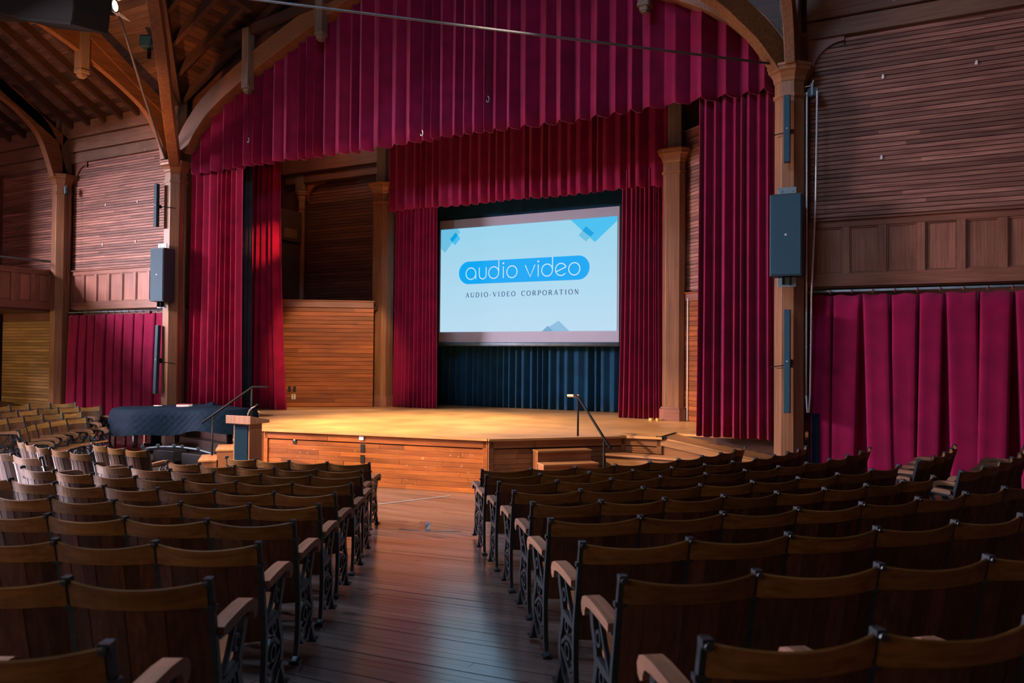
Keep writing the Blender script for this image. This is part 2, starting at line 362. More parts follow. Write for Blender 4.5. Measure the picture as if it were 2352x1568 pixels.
tri((-24.2, -7.2, Z0), (XA, -7.2, Z0), (XA, YB, Z0), (-24.2, YB, Z0)); tri((XB, -7.2, Z0), (5.8, -7.2, Z0), (5.8, YB, Z0), (XB, YB, Z0))
ceil = struct(ceil.build('ceiling', M['roofb']), 'dark timber roof over the hall')
def roof_z_n(x): return Z0 + RS * (x - XA)
def roof_z_t(y): return Z0 + RS * (13.2 - y)
h = .125; n = 0; cs = 1 / math.sqrt(1 + RS * RS)
# nave slope boards (run along Y) seen between the valley and the stage arch
x = XA + .05
while x < -10.4:
    y0 = 13.2 - (x - XA); L_ = 13.2 - y0
    if L_ > .25:
        q = MB().add([(x, y0, roof_z_n(x) - .02), (x + h*.95, y0, roof_z_n(x + h*.95) - .02), (x + h*.95, 13.2, roof_z_n(x + h*.95) - .02), (x, 13.2, roof_z_n(x) - .02),
                      (x, y0, roof_z_n(x) - .045), (x + h*.95, y0, roof_z_n(x + h*.95) - .045), (x + h*.95, 13.2, roof_z_n(x + h*.95) - .045), (x, 13.2, roof_z_n(x) - .045)],
                     [(0,1,2,3), (4,7,6,5), (0,4,5,1), (1,5,6,2), (2,6,7,3), (3,7,4,0)])
        q.build('roof_board', M['roofb'], ceil)
    x += h
# transept slope boards (run along X)
y = 13.15
while y > 8.6:
    xv = XA + (13.2 - y); z_ = roof_z_t(y); y2 = y - h * .95; z2 = roof_z_t(y2)
    q = MB().add([(-24, y, z_ - .02), (xv, y, z_ - .02), (xv, y2, z2 - .02), (-24, y2, z2 - .02), (-24, y, z_ - .045), (xv, y, z_ - .045), (xv, y2, z2 - .045), (-24, y2, z2 - .045)],
                 [(0,1,2,3), (4,7,6,5), (0,4,5,1), (1,5,6,2), (2,6,7,3), (3,7,4,0)])
    q.build('roof_board', M['roofbx'], ceil); y -= h
# rafters
for yy in (13.0, 12.35, 11.7, 11.05, 10.4):
    xs_ = XA + (13.2 - yy) + .05
    MB().beam([(xs_, yy, roof_z_n(xs_) - .13), (-9.2, yy, roof_z_n(-9.2) - .13)], .10, .20, side=(0, 1, 0)).build('rafter', M['rafter'], ceil)
for xx in (-23.0, -22.3, -21.6, -20.9, -20.2, -19.5, -18.85, -18.2, -17.55, -16.9):
    ye = 7.5 if xx < -17 else 13.2 - (xx - XA) - .1
    MB().beam([(xx, 13.15, roof_z_t(13.15) - .13), (xx, 7.5, roof_z_t(7.5) - .13)], .12, .20, side=(1, 0, 0)).build('rafter', M['rafter'], ceil)
MB().beam([(XA, 13.2, Z0 - .16), (-10.5, 7.4, roof_z_n(-10.5) - .16)], .16, .28, side=(1, 1, 0)).build('valley_rafter', M['rafter'], ceil)
MB().beam([(XA + .1, 12.95, 7.75), (XA + .1, 8.6, 10.45)], .20, .26, side=(1, 0, 0)).build('principal_rafter', M['brace'], ceil)
MB().beam([(-20.5, 12.95, 7.75), (-20.5, 9.0, 10.2)], .20, .26, side=(1, 0, 0)).build('principal_rafter', M['brace'], ceil)
MB().beam([(-14.2, 12.75, 9.25), (-10.4, 12.75, 9.75)], .16, .2, side=(0, 1, 0)).build('purlin', M['rafter'], ceil)
MB().beam([(-12.9, 12.2, 9.55), (-12.3, 9.0, 9.5)], .16, .2).build('purlin', M['rafter'], ceil)

# ------------------------------------------------------------------ pillars
def octa(w_): 
    a = w_ / 2; b = a * math.tan(pi / 8); return [(b,-a),(a,-b),(a,b),(b,a),(-b,a),(-a,b),(-a,-b),(-b,-a)]
def chamf(w_, c): a = w_ / 2; return [(a-c,-a),(a,-a+c),(a,a-c),(a-c,a),(-a+c,a),(-a,a-c),(-a,-a+c),(-a+c,-a)]
def pillar(label, x, y, w_, z0, zcap, post=0, kind='octa', base=True):
    P = (lambda s: octa(s)) if kind == 'octa' else (lambda s: chamf(s, .085 * s / w_))
    t = thing('pillar', label, 'pillar', (x, y, z0))
    MB().prism(P(w_), 0, zcap - z0 - .02).build('shaft', M['pillar'], t, bevel=.006)
    H = zcap - z0; q = MB(); prof = [(w_, -.27), (w_+.03, -.25), (w_+.05, -.20), (w_+.11, -.13), (w_+.18, -.10), (w_+.19, -.05), (w_+.22, -.04), (w_+.22, 0)]
    ring = []; n = 8
    for s, dz in prof: ring += [(px, py, H + dz) for px, py in P(s)]
    fsx = [tuple(range(n))[::-1], tuple(range(n*(len(prof)-1), n*len(prof)))]
    for i in range(len(prof)-1):
        for kq in range(n): fsx.append((i*n+kq, i*n+(kq+1)%n, (i+1)*n+(kq+1)%n, (i+1)*n+kq))
    q.add(ring, fsx).build('capital', M['cap'], t)
    MB().prism(P(w_ + .05), H - .50, H - .46).prism(P(w_ + .025), H - .52, H - .50).build('neck_ring', M['cap'], t)
    if base: MB().prism(P(w_ + .10), 0, .24).prism(P(w_ + .06), .24, .28).build('plinth', M['trim'], t, bevel=.006)
    if post: MB().box(-.15, .15, -.13, .17, H, H + post).build('upper_post', M['post'], t, bevel=.02)
    return t
pillar('tall octagonal wooden pillar right of the stage, hung with the large loudspeaker', -2.03, 13.0, .44, .0, 6.74, 2.2)
pillar('octagonal wooden pillar between the covered piano and the stage curtain', -16.12, 13.0, .50, .2, 6.74, 1.7)
pillar('octagonal wooden pillar at the corner of the side balcony', -20.55, 13.0, .46, .4, 6.87, 1.7)
pillar('square wooden pillar on stage, left of the screen, beside the board half wall', -12.45, 16.3, .46, .88, 6.52, 1.4, 'sq')
pillar('square wooden pillar on stage between the right red curtains', -4.82, 16.25, .46, .88, 6.50, 1.4, 'sq')

# ------------------------------------------------------------------ braces of the roof truss
def curved(name, label, pts, wdt, hgt, side, mat, group='curved timber braces under the roof'):
    P = [Vector(p) for p in pts]; out = []
    for i in range(len(P) - 1):                                   # Catmull-Rom
        a = P[max(i-1, 0)]; b = P[i]; c = P[i+1]; d = P[min(i+2, len(P)-1)]
        for q in range(6):
            t = q / 6; out.append(.5 * ((2*b) + (c-a)*t + (2*a-5*b+4*c-d)*t*t + (3*b-a-3*c+d)*t**3))
    out.append(P[-1])
    o = MB().beam(out, wdt, hgt, side=side).build(name, mat, bevel=.01)
    return tag(o, label, 'brace', group)
arch = [(-15.72, 6.78), (-15.55, 7.05), (-15.33, 7.32), (-14.9, 7.70), (-14.3, 8.05), (-13.32, 8.52), (-12.0, 9.05), (-10.54, 9.6), (-8.97, 10.1)]
curved('roof_brace', 'long timber arch brace rising over the valance from the left stage pillar', [(a, 12.9, b + .19) for a, b in arch], .30, .42, (0, 1, 0), M['brace'])
curved('roof_brace', 'timber arch brace rising over the valance from the right stage pillar', [(2*XR - a, 12.9, b + .19) for a, b in arch], .30, .42, (0, 1, 0), M['brace'])
MB_arch = [(-16.2, 12.85, 6.8), (-16.2, 12.72, 7.3), (-16.2, 12.14, 8.03), (-16.2, 10.73, 8.74), (-16.2, 9.6, 9.12), (-16.2, 8.2, 9.5)]
curved('roof_brace', 'orange lit curved brace sweeping up left from the left stage pillar', MB_arch, .15, .40, (1, 0, 0), M['brace'])
curved('roof_brace', 'orange lit brace rising almost upright from the left stage pillar', [(-15.78, 12.68, 6.7), (-15.35, 12.25, 7.05), (-14.71, 11.61, 7.58), (-13.97, 10.87, 8.3), (-13.03, 9.93, 8.95), (-12, 8.9, 9.5)], .22, .40, (1, 1, 0), M['brace'])
curved('roof_brace', 'shadowed curved brace over the pillar of the side balcony', [(-20.5, 12.85, 6.85), (-20.5, 12.45, 7.85), (-20.5, 11.86, 8.4), (-20.5, 11.2, 8.75), (-20.5, 10.0, 9.2)], .20, .40, (1, 0, 0), M['brace'])
curved('roof_brace', 'orange edged brace leaning out from the right stage pillar over the hall', [(-2.12, 12.88, 6.74), (-2.39, 12.61, 7.17), (-2.67, 12.33, 7.47), (-2.99, 12.01, 7.75), (-4.0, 11.0, 8.4)], .22, .36, (1, -1, 0), M['brace'])
curved('roof_brace', 'narrow brace rising steeply from the right pillar beside its post', [(-1.98, 12.80, 6.74), (-1.98, 12.62, 7.30), (-1.98, 12.3, 7.75), (-1.98, 11.4, 8.4)], .16, .36, (1, 0, 0), M['brace'])
def drop_post(label, x, y, z0, z1, w_=.2):
    t = thing('pendant_post', label, 'post', (x, y, z0), 0, 'pendant posts of the roof truss')
    MB().box(-w_/2, w_/2, -w_/2, w_/2, .16, z1 - z0).build('shaft', M['post'], t, bevel=.015)
    MB().prism(chamf(w_*1.12, .03), .10, .16).prism(chamf(w_*.8, .03), 0.03, .10).prism(chamf(w_*.55, .02), 0, .03).build('drop', M['post'], t)
    return t
drop_post('squared pendant post in front of the valance, nearest the left stage pillar', -13.5, 12.72, 7.95, 9.4)
drop_post('pendant post high over the left half of the valance', -11.4, 12.72, 8.75, 10.2)
drop_post('pendant post near the right end of the valance arch', -4.32, 12.72, 7.95, 9.3)
drop_post('pale faced pendant post under the left roof with pointed foot', -16.2, 10.62, 8.07, 9.9, .22)
tag(MB().tube([(-2.27, 12.72, 6.76), (-5.55, 10.55, 7.06), (-8.95, 8.3, 7.38), (-11.6, 6.55, 7.65)], .02, 8).build('tie_rod', M['tierod'], smooth=True), 'thin steel tie rod crossing in front of the valance', 'rod')
for i, (x, z0, z1, lb) in enumerate([(-13.44, 6.84, 7.97, 'thin wire with a hook hanging under the pendant post at the left'), (-7.33, 6.87, 10.2, 'long thin wire with a hook hanging before the middle of the valance'), (-8.80, 6.42, 9.9, 'thin wire whose hook ends just above the valance hem')]):
    t = thing('hanging_wire', lb, 'wire', (x, 12.70, z0), 0, 'wires hanging before the valance')
    MB().tube([(0, 0, .1), (0, 0, z1 - z0)], .007, 6).build('wire', M['cable'], t)
    MB().tube([(0, 0, .12), (.02, 0, .09), (.028, 0, .05), (.01, 0, .01), (-.02, 0, .015), (-.03, 0, .045)], .009, 6).build('hook', M['steel'], t)

# ------------------------------------------------------------------ curtains
def curtain(name, label, cat, p0, p1, zb, zt, folds, amp, mat, seed=0, flare=0.0, ztop_fn=None, group=None, hem=0.02, sharp=1.0, nz=14, tip=0.0, parent=None, top_amp=0.55):
    rnd = random.Random(seed); d = Vector((p1[0]-p0[0], p1[1]-p0[1])); L_ = d.length; d.normalize(); nrm = Vector((d.y, -d.x))
    ws = [rnd.uniform(.6, 1.5) for _ in range(folds)]; tw = sum(ws); edges = [0]
    for q in ws: edges.append(edges[-1] + q / tw)
    am = [rnd.uniform(.6, 1.15) for _ in range(folds)]; ph = [rnd.uniform(-.25, .25) for _ in range(folds)]
    us = []
    for i in range(folds):
        for q in range(14): us.append((edges[i] + (edges[i+1]-edges[i]) * q / 14, i, q / 14))
    us.append((1.0, folds - 1, 1.0))
    vs = []; fs = []
    for k in range(nz + 1):
        v = k / nz
        for u, i, t in us:
            a = am[i] * amp * (top_amp + (1 - top_amp) * (1 - v) ** .7)
            s_ = sin(2 * pi * t); sh = (abs(s_) ** sharp) * (1 if s_ > 0 else -1)
            off = a * sh + .25 * a * sin(2*pi*(u*folds*.37 + ph[i] * (1-v)))
            lat = .3 * (edges[i+1]-edges[i]) * L_ * sin(4 * pi * t + ph[i]) * .22 * (1 if sharp < 1 else .6)
            along = u * L_ + lat + flare * (u - .5) * (1 - v) ** 2
            ztp = ztop_fn(p0[0] + d.x * u * L_) if ztop_fn else zt
            zbt = zb + hem * sin(2*pi*t + 1.0) * am[i] + hem * .6 * sin(u * 17 + seed)
            z = zbt + (ztp - zbt) * v
            vs.append((p0[0] + d.x * along + nrm.x * off, p0[1] + d.y * along + nrm.y * off, z))
    n = len(us)
    for k in range(nz):
        for i in range(n - 1): fs.append((k*n+i, k*n+i+1, (k+1)*n+i+1, (k+1)*n+i))
    o = link(name, mesh(vs, fs, True), mat, parent)
    sm = o.modifiers.new('solid', 'SOLIDIFY'); sm.thickness = .012; sm.offset = 0
    if parent is None: tag(o, label, cat, group)
    return o
def arch_z(x):
    a = x if x < XR else 2 * XR - x
    if a <= arch[0][0]: return arch[0][1]
    for (x0, z0), (x1, z1) in zip(arch, arch[1:]):
        if x0 <= a <= x1: return z0 + (z1 - z0) * (a - x0) / (x1 - x0)
    return arch[-1][1]
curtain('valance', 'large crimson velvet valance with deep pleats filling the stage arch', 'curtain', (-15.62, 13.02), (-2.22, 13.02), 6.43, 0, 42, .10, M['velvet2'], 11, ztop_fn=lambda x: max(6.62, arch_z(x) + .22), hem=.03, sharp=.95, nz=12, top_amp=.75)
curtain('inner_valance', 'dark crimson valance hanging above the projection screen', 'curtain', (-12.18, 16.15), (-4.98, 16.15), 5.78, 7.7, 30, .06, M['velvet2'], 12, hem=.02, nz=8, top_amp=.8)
curtain('stage_curtain', 'tall crimson curtain at the left end of the stage opening', 'curtain', (-15.78, 13.18), (-14.08, 13.18),   .90, 6.62, 9, .085, M['velvetred'], 13, .12, group='tall crimson stage curtains', hem=.005)
curtain('stage_curtain', 'tall crimson curtain beside the right stage pillar', 'curtain', (-3.50, 13.15), (-2.30, 13.15), .89, 6.62, 9, .095, M['velvet'], 14, .05, group='tall crimson stage curtains', hem=.012)
curtain('stage_curtain', 'red curtain with a slanted streak of light, in front of the board half wall', 'curtain', (-14.85, 13.85), (-13.60, 13.85), .89, 6.9, 7, .10, M['velvetred'], 15, .55, group='tall crimson stage curtains', hem=.005)
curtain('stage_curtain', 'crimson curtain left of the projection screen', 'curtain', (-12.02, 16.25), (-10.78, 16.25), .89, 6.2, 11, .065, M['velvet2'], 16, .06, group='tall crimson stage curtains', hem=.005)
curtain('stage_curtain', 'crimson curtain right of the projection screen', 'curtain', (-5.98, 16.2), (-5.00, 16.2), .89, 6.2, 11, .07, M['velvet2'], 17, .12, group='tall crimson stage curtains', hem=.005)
curtain('masking_curtain', 'narrow black curtain edge between two red stage curtains', 'curtain', (-14.34, 13.44), (-14.06, 13.44), .89, 6.9, 3, .035, M['legcloth'], 18, .10)
curtain('black_drape', 'wide black drape across the back of the stage behind the screen', 'curtain', (-12.3, 17.65), (-4.6, 17.65), .89, 7.4, 34, .07, M['black'], 19, hem=.004)

def rod_curtain(name, label, rlabel, x0, x1, zb0, zb1, folds, rings, seed):
    # flat pleats: broad plain fields with a narrow deep tuck between
    rnd = random.Random(seed); Y = WY - .14; vs = []; fs = []; us = []
    edges = [0]
    for i in range(folds): edges.append(edges[-1] + rnd.uniform(.8, 1.2))
    edges = [e / edges[-1] for e in edges]
    prof = [(0, 1.1), (.03, 1.0), (.05, .1), (.07, -.40), (.15, -.53), (.3, -.48), (.5, -.43), (.7, -.48), (.85, -.55), (.93, -.42), (.955, .1), (.975, 1.0)]
    for i in range(folds):
        for t, o_ in prof: us.append((edges[i] + (edges[i+1]-edges[i]) * t, o_, i))
    us.append((1, 1.1, folds - 1)); nz = 10; am = [rnd.uniform(.7, 1.3) for _ in range(folds)]; sk = [rnd.uniform(-.08, .08) for _ in range(folds + 1)]
    for k in range(nz + 1):
        v = k / nz
        for u, o_, i in us:
            x = x0 + (x1 - x0) * u + sk[i] * (1 - v); z0 = zb0 + (zb1 - zb0) * u
            tp = 3.17 - .03 * (.5 + .5 * cos(2 * pi * u * rings))
            vs.append((x, Y + o_ * am[i] * .105 * (.25 + .85 * min(1, (1 - v) * 2.2)), z0 + (tp - z0) * v))
    n = len(us)
    for k in range(nz):
        for i in range(n - 1): fs.append((k*n+i, k*n+i+1, (k+1)*n+i+1, (k+1)*n+i))
    o = tag(link(name, mesh(vs, fs, True), M['velvet']), label, 'curtain', 'crimson curtains on the wall rods')
    o.modifiers.new('solid', 'SOLIDIFY').thickness = .01
    r = thing('curtain_rod', rlabel, 'rod', ((x0 + x1) / 2, Y, 3.225))
    MB().tube([((x0 - x1)/2 - .1, 0, 0), ((x1 - x0)/2 + .05, 0, 0)], .019, 10).build('pole', M['steel'], r, smooth=True)
    rm = None
    for i in range(rings + 1):
        if rm is None: rm = MB().tube([(0, .028*cos(a), .028*sin(a) - .012) for a in [2*pi*q/10 for q in range(11)]], .007, 5).mesh()
        c = link('ring', rm, M['redcover'], r); c.location.x = (x0 - x1)/2 + (x1 - x0) * i / rings
rod_curtain('wall_curtain', 'crimson curtain on a rod along the right wall, reaching out of the picture', 'steel rod with rings carrying the right wall curtain', -1.74, 2.7, .30, .50, 12, 15, 21)
rod_curtain('wall_curtain', 'crimson curtain on a rod between balcony pillar and left stage pillar', 'steel rod with rings carrying the left wall curtain', -20.28, -16.5, .50, .42, 10, 14, 22)

# ------------------------------------------------------------------ stage
ZS = 0.88
SP = [(-10.35, 10.21), (-6.31, 10.92), (-4.67, 12.55), (-4.02, 12.66)]
stage = thing('stage', 'thrust wooden stage with maple floor and orange board front', 'stage', (0, 0, 0))
outl = SP + [(-4.02, 13.45), (-1.9, 13.45), (-1.9, 17.98), (-16.25, 17.98), (-16.25, 13.3), (-13.45, 13.3)]
MB().prism(outl, ZS - .035, ZS).build('stage_floor', M['stagefloor'], stage)
inn = [(-10.28, 10.30), (-6.36, 10.99), (-4.72, 12.62), (-4.02, 12.72), (-4.02, 13.42), (-1.92, 13.42), (-1.92, 17.9), (-16.2, 17.9), (-16.2, 13.35), (-13.35, 13.35)]
MB().prism(inn, 0, ZS - .035).build('stage_core', M['dark'], stage)
def fascia(p, q, mat, seed, rows=9, joints=2, zlo=0.0):
    a = Vector((p[0], p[1], 0)); b = Vector((q[0], q[1], 0)); L_ = (b - a).length; ang = atan2(b.y - a.y, b.x - a.x)
    rnd = random.Random(seed); cs, sn = cos(ang), sin(ang)
    def put(name, x0, x1, z0, z1, t, mt):
        o = MB().box(x0, x1, -t, .03, z0, z1).build(name, mt, stage, bevel=.003)
        o.location = (a.x - sn * -.075, a.y + cs * .075, 0); o.rotation_euler = (0, 0, ang); return o
    put('nosing', -.03, L_ + .03, ZS - .036, ZS + .001, .10, M['stagefloor'])
    cut = [0, L_ * rnd.uniform(.3, .6), L_] if L_ > 1.5 else [0, L_]
    for x0, x1 in zip(cut, cut[1:]): put('trim_band', x0 + .002, x1 - .002, ZS - .155, ZS - .04, .055, mat)
    put('corner_post', -.02, .06, zlo, ZS - .04, .055, mat); put('corner_post', L_ - .06, L_ + .02, zlo, ZS - .04, .055, mat)
    hh = (ZS - .17 - zlo) / rows
    for i in range(rows):
        cut = [.06] + sorted(rnd.uniform(.3, L_ - .3) for _ in range(joints if L_ > 1.5 else 0)) + [L_ - .06]
        for x0, x1 in zip(cut, cut[1:]):
            if x1 - x0 > .05: put('board', x0 + .001, x1 - .001, zlo + i * hh + .002, zlo + (i + 1) * hh - .002, .035 + rnd.uniform(0, .004), mat)
fascia(SP[0], SP[1], M['stagefront'], 31, 9, 3)
fascia(SP[1], SP[2], M['stageside'], 32, 9, 1)
fascia(SP[2], SP[3], M['stageside'], 33, 3, 0, .60)
fascia((-13.45, 13.3), SP[0], M['stageside'], 34, 9, 1)
# plates and sockets on the stage front
def on_face(p, q, s, z, off):
    a = Vector((p[0], p[1])); b = Vector((q[0], q[1])); d = (b - a).normalized(); n_ = Vector((d.y, -d.x))
    v = a + d * s + n_ * off; return (v.x, v.y, z), atan2(d.y, d.x)
def plate(name, label, p, q, s, z, w_, h_, mat, dot=None, cat='outlet', off=-.035, group='plates on the stage front'):
    loc, rz = on_face(p, q, s, z, off)
    t = thing(name, label, cat, loc, rz, group)
    MB().box(-w_/2, w_/2, -.014, .004, -h_/2, h_/2).build('cover', mat, t, bevel=.003)
    if dot: 
        for dz in dot: MB().lathe([(.014, 0), (.014, .006)], (0, -.018, dz), 10, 'Y').build('socket', M['white'] if len(dot) == 1 else M['cable'], t)
    return t
plate('wall_plate', 'dark socket plate with one white socket near the left end of the stage front', SP[0], SP[1], .62, .715, .07, .13, M['plate'], (0,))
plate('wall_plate', 'upper dark blank plate on the orange stage front', SP[0], SP[1], 1.93, .63, .075, .135, M['plate'])
plate('wall_plate', 'lower dark blank plate on the orange stage front', SP[0], SP[1], 1.93, .45, .075, .135, M['plate'])
plate('junction_box', 'black socket box on the angled face of the stage beside the stairs', SP[1], SP[2], .46, .615, .10, .16, M['speaker'], (0,), 'box')
plate('clip_plate', 'small bright metal clip plate just under the stage lip', SP[0], SP[1], 1.92, .80, .085, .07, M['white'], None, 'bracket', -.012)
plate('clip_plate', 'small pale metal clip plate above the black socket box', SP[1], SP[2], .44, .80, .10, .045, M['steel'], None, 'bracket', -.012)
# step in the notch and ramp
st = thing('low_step', 'pale wooden step in the corner below the stage, right of the stairs', 'step', (-4.2, 12.4, 0))
MB().box(-.62, 2.2, -.20, .12, .575, .61).build('tread', M['light'], st, bevel=.005)
MB().box(-.58, 2.2, -.15, .15, 0, .575).build('riser', M['light'], st)
rp = thing('ramp', 'long wooden ramp sloping down from the stage past the right curtain', 'ramp', (-4.0, 12.68, 0))
x1 = 1.72; z1 = ZS - .163 * x1
MB().add([(0, 0, ZS - .03), (x1, 0, z1 - .03), (x1, .74, z1 - .03), (0, .74, ZS - .03), (0, 0, ZS), (x1, 0, z1), (x1, .74, z1), (0, .74, ZS)], [(0,3,2,1),(4,5,6,7),(0,1,5,4),(1,2,6,5),(2,3,7,6),(3,0,4,7)]).build('ramp_deck', M['ramp'], rp)
MB().add([(0, .03, 0), (x1, .03, 0), (x1, .06, 0), (0, .06, 0), (0, .03, ZS - .03), (x1, .03, z1 - .03), (x1, .06, z1 - .03), (0, .06, ZS - .03)], [(0,3,2,1),(4,5,6,7),(0,1,5,4),(1,2,6,5),(2,3,7,6),(3,0,4,7)]).build('ramp_side', M['stageside'], rp)
MB().beam([(0, .015, ZS - .085), (x1, .015, z1 - .085)], .03, .10, side=(0, 1, 0)).build('edge_board', M['ramp'], rp)
MB().box(-.08, .10, -.01, .02, ZS - .03, ZS + .012).box(-.02, .02, 0, .86, ZS, ZS + .008).build('joint_plate', M['railmetal'], rp)

# ------------------------------------------------------------------ stage enclosure
sb = struct(MB().box(-17.5, -1.2, 18.0, 18.2, 0, 9).build('wall_stage_back', M['dark']), 'dark wall at the back of the stage')
wo = struct(MB().box(-17.0, -12.5, 17.35, 17.5, ZS, 9).build('wall_loft', M['dark']), 'dark boarded wall of the loft at the left of the stage')
boards(wo, M['dark'], -15.95, -12.55, 17.35, 3.5, 7.0, .09, seed=41)
MB().box(-16.6, -12.5, 17.1, 17.4, 7.05, 7.32).build('loft_beam', M['dark'], wo, bevel=.01); MB().box(-16.6, -12.5, 16.95, 17.4, 7.32, 7.75).build('loft_beam', M['dark'], wo)
bpoly = [(0, 0), (0, -.55)] + [(.5 * (1 - cos(a)), -.55 + .45 * sin(a)) for a in [pi/2*i/8 for i in range(9)]] + [(.6, -.1), (.6, 0)]
MB().extr(bpoly, lambda p: (-15.85 + p[0], 17.2, 7.1 + p[1]), lambda p: (-15.85 + p[0], 17.28, 7.1 + p[1])).build('corner_bracket', M['wainscot'], wo)
pillar('slim wooden pillar deep in the loft behind the cabinet', -16.06, 17.22, .22, 3.4, 6.82, .9, 'sq', False)
struct(MB().box(-17.6, -17.4, 13.3, 18, ZS, 9).build('wall_stage_left', M['dark']), 'left side wall of the stage')
struct(MB().box(-1.6, -1.4, 13.4, 18, ZS, 9).build('wall_stage_right', M['dark']), 'right side wall of the stage')
struct(MB().box(-17.6, -1.2, 13.45, 18.2, 8.8, 9.0).build('ceiling_stage', M['dark']), 'dark ceiling above the stage')
# angled board half wall with loft floor
def angled(name, label, p, q, z0, z1, mat, seed, ht=.1):
    a = Vector((p[0], p[1], 0)); b = Vector((q[0], q[1], 0)); L_ = (b - a).length; ang = atan2(b.y - a.y, b.x - a.x)
    t = MB().box(0, L_, .0, .12, z0, z1).build(name, mat); t.location = a; t.rotation_euler = (0, 0, ang); struct(t, label)
    boards(t, mat, 0, L_, 0, z0 + .02, z1 - .19, ht, gap=.006, joints=1, seed=seed)
    MB().box(0, L_, -.035, .02, z1 - .18, z1 - .03).build('cap_board', M['trim'], t, bevel=.005)
    MB().box(-.02, L_ + .02, -.06, .16, z1 - .03, z1).build('ledge', mat, t, bevel=.005)
    return t
wn = angled('wall_half_left', 'varnished orange board half wall at the left of the stage', (-14.55, 14.27), (-12.36, 15.83), ZS, 3.52, M['wainscot'], 42)
struct(MB().prism([(-14.5, 14.35), (-12.4, 15.9), (-12.5, 17.4), (-17.4, 17.4), (-17.4, 14.3)], 3.30, 3.40).build('floor_loft', M['dark']), 'dark floor of the loft')
wr2 = angled('wall_half_right', 'board wall at the right of the stage behind the curtain', (-4.62, 16.2), (-2.6, 14.6), ZS, 3.52, M['wainscot'], 43)
wr3 = angled('wall_upper_right', 'upper board wall at the right of the stage behind the curtain', (-4.62, 16.3), (-2.6, 14.7), 3.55, 6.9, M['wall'], 44, .075)
plate('light_switch', 'left of two dark switch plates on the board half wall', (-14.55, 14.27), (-12.36, 15.83), .68, 1.33, .07, .13, M['plate'], None, 'switch', .03, 'switches and socket on the half wall')
plate('light_switch', 'right of two dark switch plates on the board half wall', (-14.55, 14.27), (-12.36, 15.83), .80, 1.33, .07, .13, M['plate'], None, 'switch', .03, 'switches and socket on the half wall')
plate('power_outlet', 'ivory socket plate low on the board half wall, under two dark switches', (-14.55, 14.27), (-12.36, 15.83), .78, 1.14, .10, .13, M['ivory'], (-.03, .03), 'outlet', .03, 'switches and socket on the half wall')
cb = thing('loft_cabinet', 'tall dull brown cabinet with a tan card, standing in the stage loft', 'cabinet', (-16.4, 16.6, 3.4))
MB().box(-.45, .42, -.45, .48, 0, 1.90).build('body', M['cardboard'], cb, bevel=.01)
MB().box(-.45, .46, -.45, .49, 1.93, 2.80).build('upper_case', M['cardboard'], cb, bevel=.01)
MB().box(.455, .47, -.20, .30, 2.02, 2.28).build('card', M['label'], cb)

# ------------------------------------------------------------------ projection screen
scr = thing('projection_screen', 'large white projection screen glowing with a blue and white logo slide', 'screen', (-8.78, 17.2, 2.42))
sx0, sx1 = -2.50, 2.31            # picture edges, local
MB().box(-2.55, 2.36, 0, .02, .10, 3.22).build('screen_fabric', M['screenwhite'], scr)
MB().tube([(-2.56, .01, .05), (2.37, .01, .05)], .05, 12).build('bottom_batten', M['steel'], scr, smooth=True)
MB().box(-2.75, 2.56, .03, .09, 3.22, 3.75).build('top_mask', M['black'], scr)
MB().box(-2.62, -2.56, -.02, .04, .05, 3.3).box(2.37, 2.43, -.02, .04, .05, 3.3).build('side_border', M['cable'], scr)
ey = -.012
for x_ in (-2.2, 2.0): MB().tube([(x_, .06, 3.74), (x_, .06, 6.36)], .008, 6).build('suspension_cable', M['cable'], scr)
def emit_ramp(name, c0, c1, s):
    mt, nt, b = newmat(name); N = nt.nodes; L = nt.links
    tc = N.new('ShaderNodeTexCoord'); sp = N.new('ShaderNodeSeparateXYZ'); L.new(tc.outputs['Object'], sp.inputs[0])
    mr = N.new('ShaderNodeMapRange'); mr.inputs['From Min'].default_value = .35; mr.inputs['From Max'].default_value = 3.0; L.new(sp.outputs['Z'], mr.inputs[0])
    cr = N.new('ShaderNodeValToRGB'); cr.color_ramp.elements[0].color = (*c0, 1); cr.color_ramp.elements[1].color = (*c1, 1); L.new(mr.outputs[0], cr.inputs[0])
    b.inputs['Base Color'].default_value = (.02, .02, .02, 1); b.inputs['Specular IOR Level'].default_value = 0; b.inputs['Roughness'].default_value = .9
    L.new(cr.outputs[0], b.inputs['Emission Color']); b.inputs['Emission Strength'].default_value = s
    return mt
M['slide'] = emit_ramp('projected_slide', lin((186, 220, 240)), lin((152, 211, 236)), .9)
MB().box(sx0, sx1, ey, .002, .36, 2.99).build('slide', M['slide'], scr)
def sheet(name, poly, mat, dy):
    n = len(poly); return link(name, mesh([(p[0], ey - dy, p[1]) for p in poly], [tuple(range(n))]), mat, scr)
SW, SH = sx1 - sx0, 2.63
def sp(u, v): return (sx0 + u * SW, .36 + (1 - v) * SH)       # slide coordinates, v down
def diamond(u, v, r): 
    cxy = sp(u, v); k = r * SW; return [(cxy[0]-k, cxy[1]), (cxy[0], cxy[1]-k), (cxy[0]+k, cxy[1]), (cxy[0], cxy[1]+k)]
e1 = flat_emit('slide_cyan', lin((70, 190, 238)), .9); e2 = flat_emit('slide_cyan_deep', lin((0, 160, 222)), .9); e3 = flat_emit('slide_pale_blue', lin((108, 192, 226)), .9)
e4 = flat_emit('slide_soft_blue', lin((140, 188, 222)), .9); e5 = flat_emit('slide_softer_blue', lin((116, 166, 206)), .9); pill = flat_emit('slide_logo_blue', lin((0, 166, 243)), .9)
ink = flat_emit('slide_grey_ink', lin((78, 106, 148)), .9); wht = flat_emit('slide_white', lin((205, 234, 248)), .9)
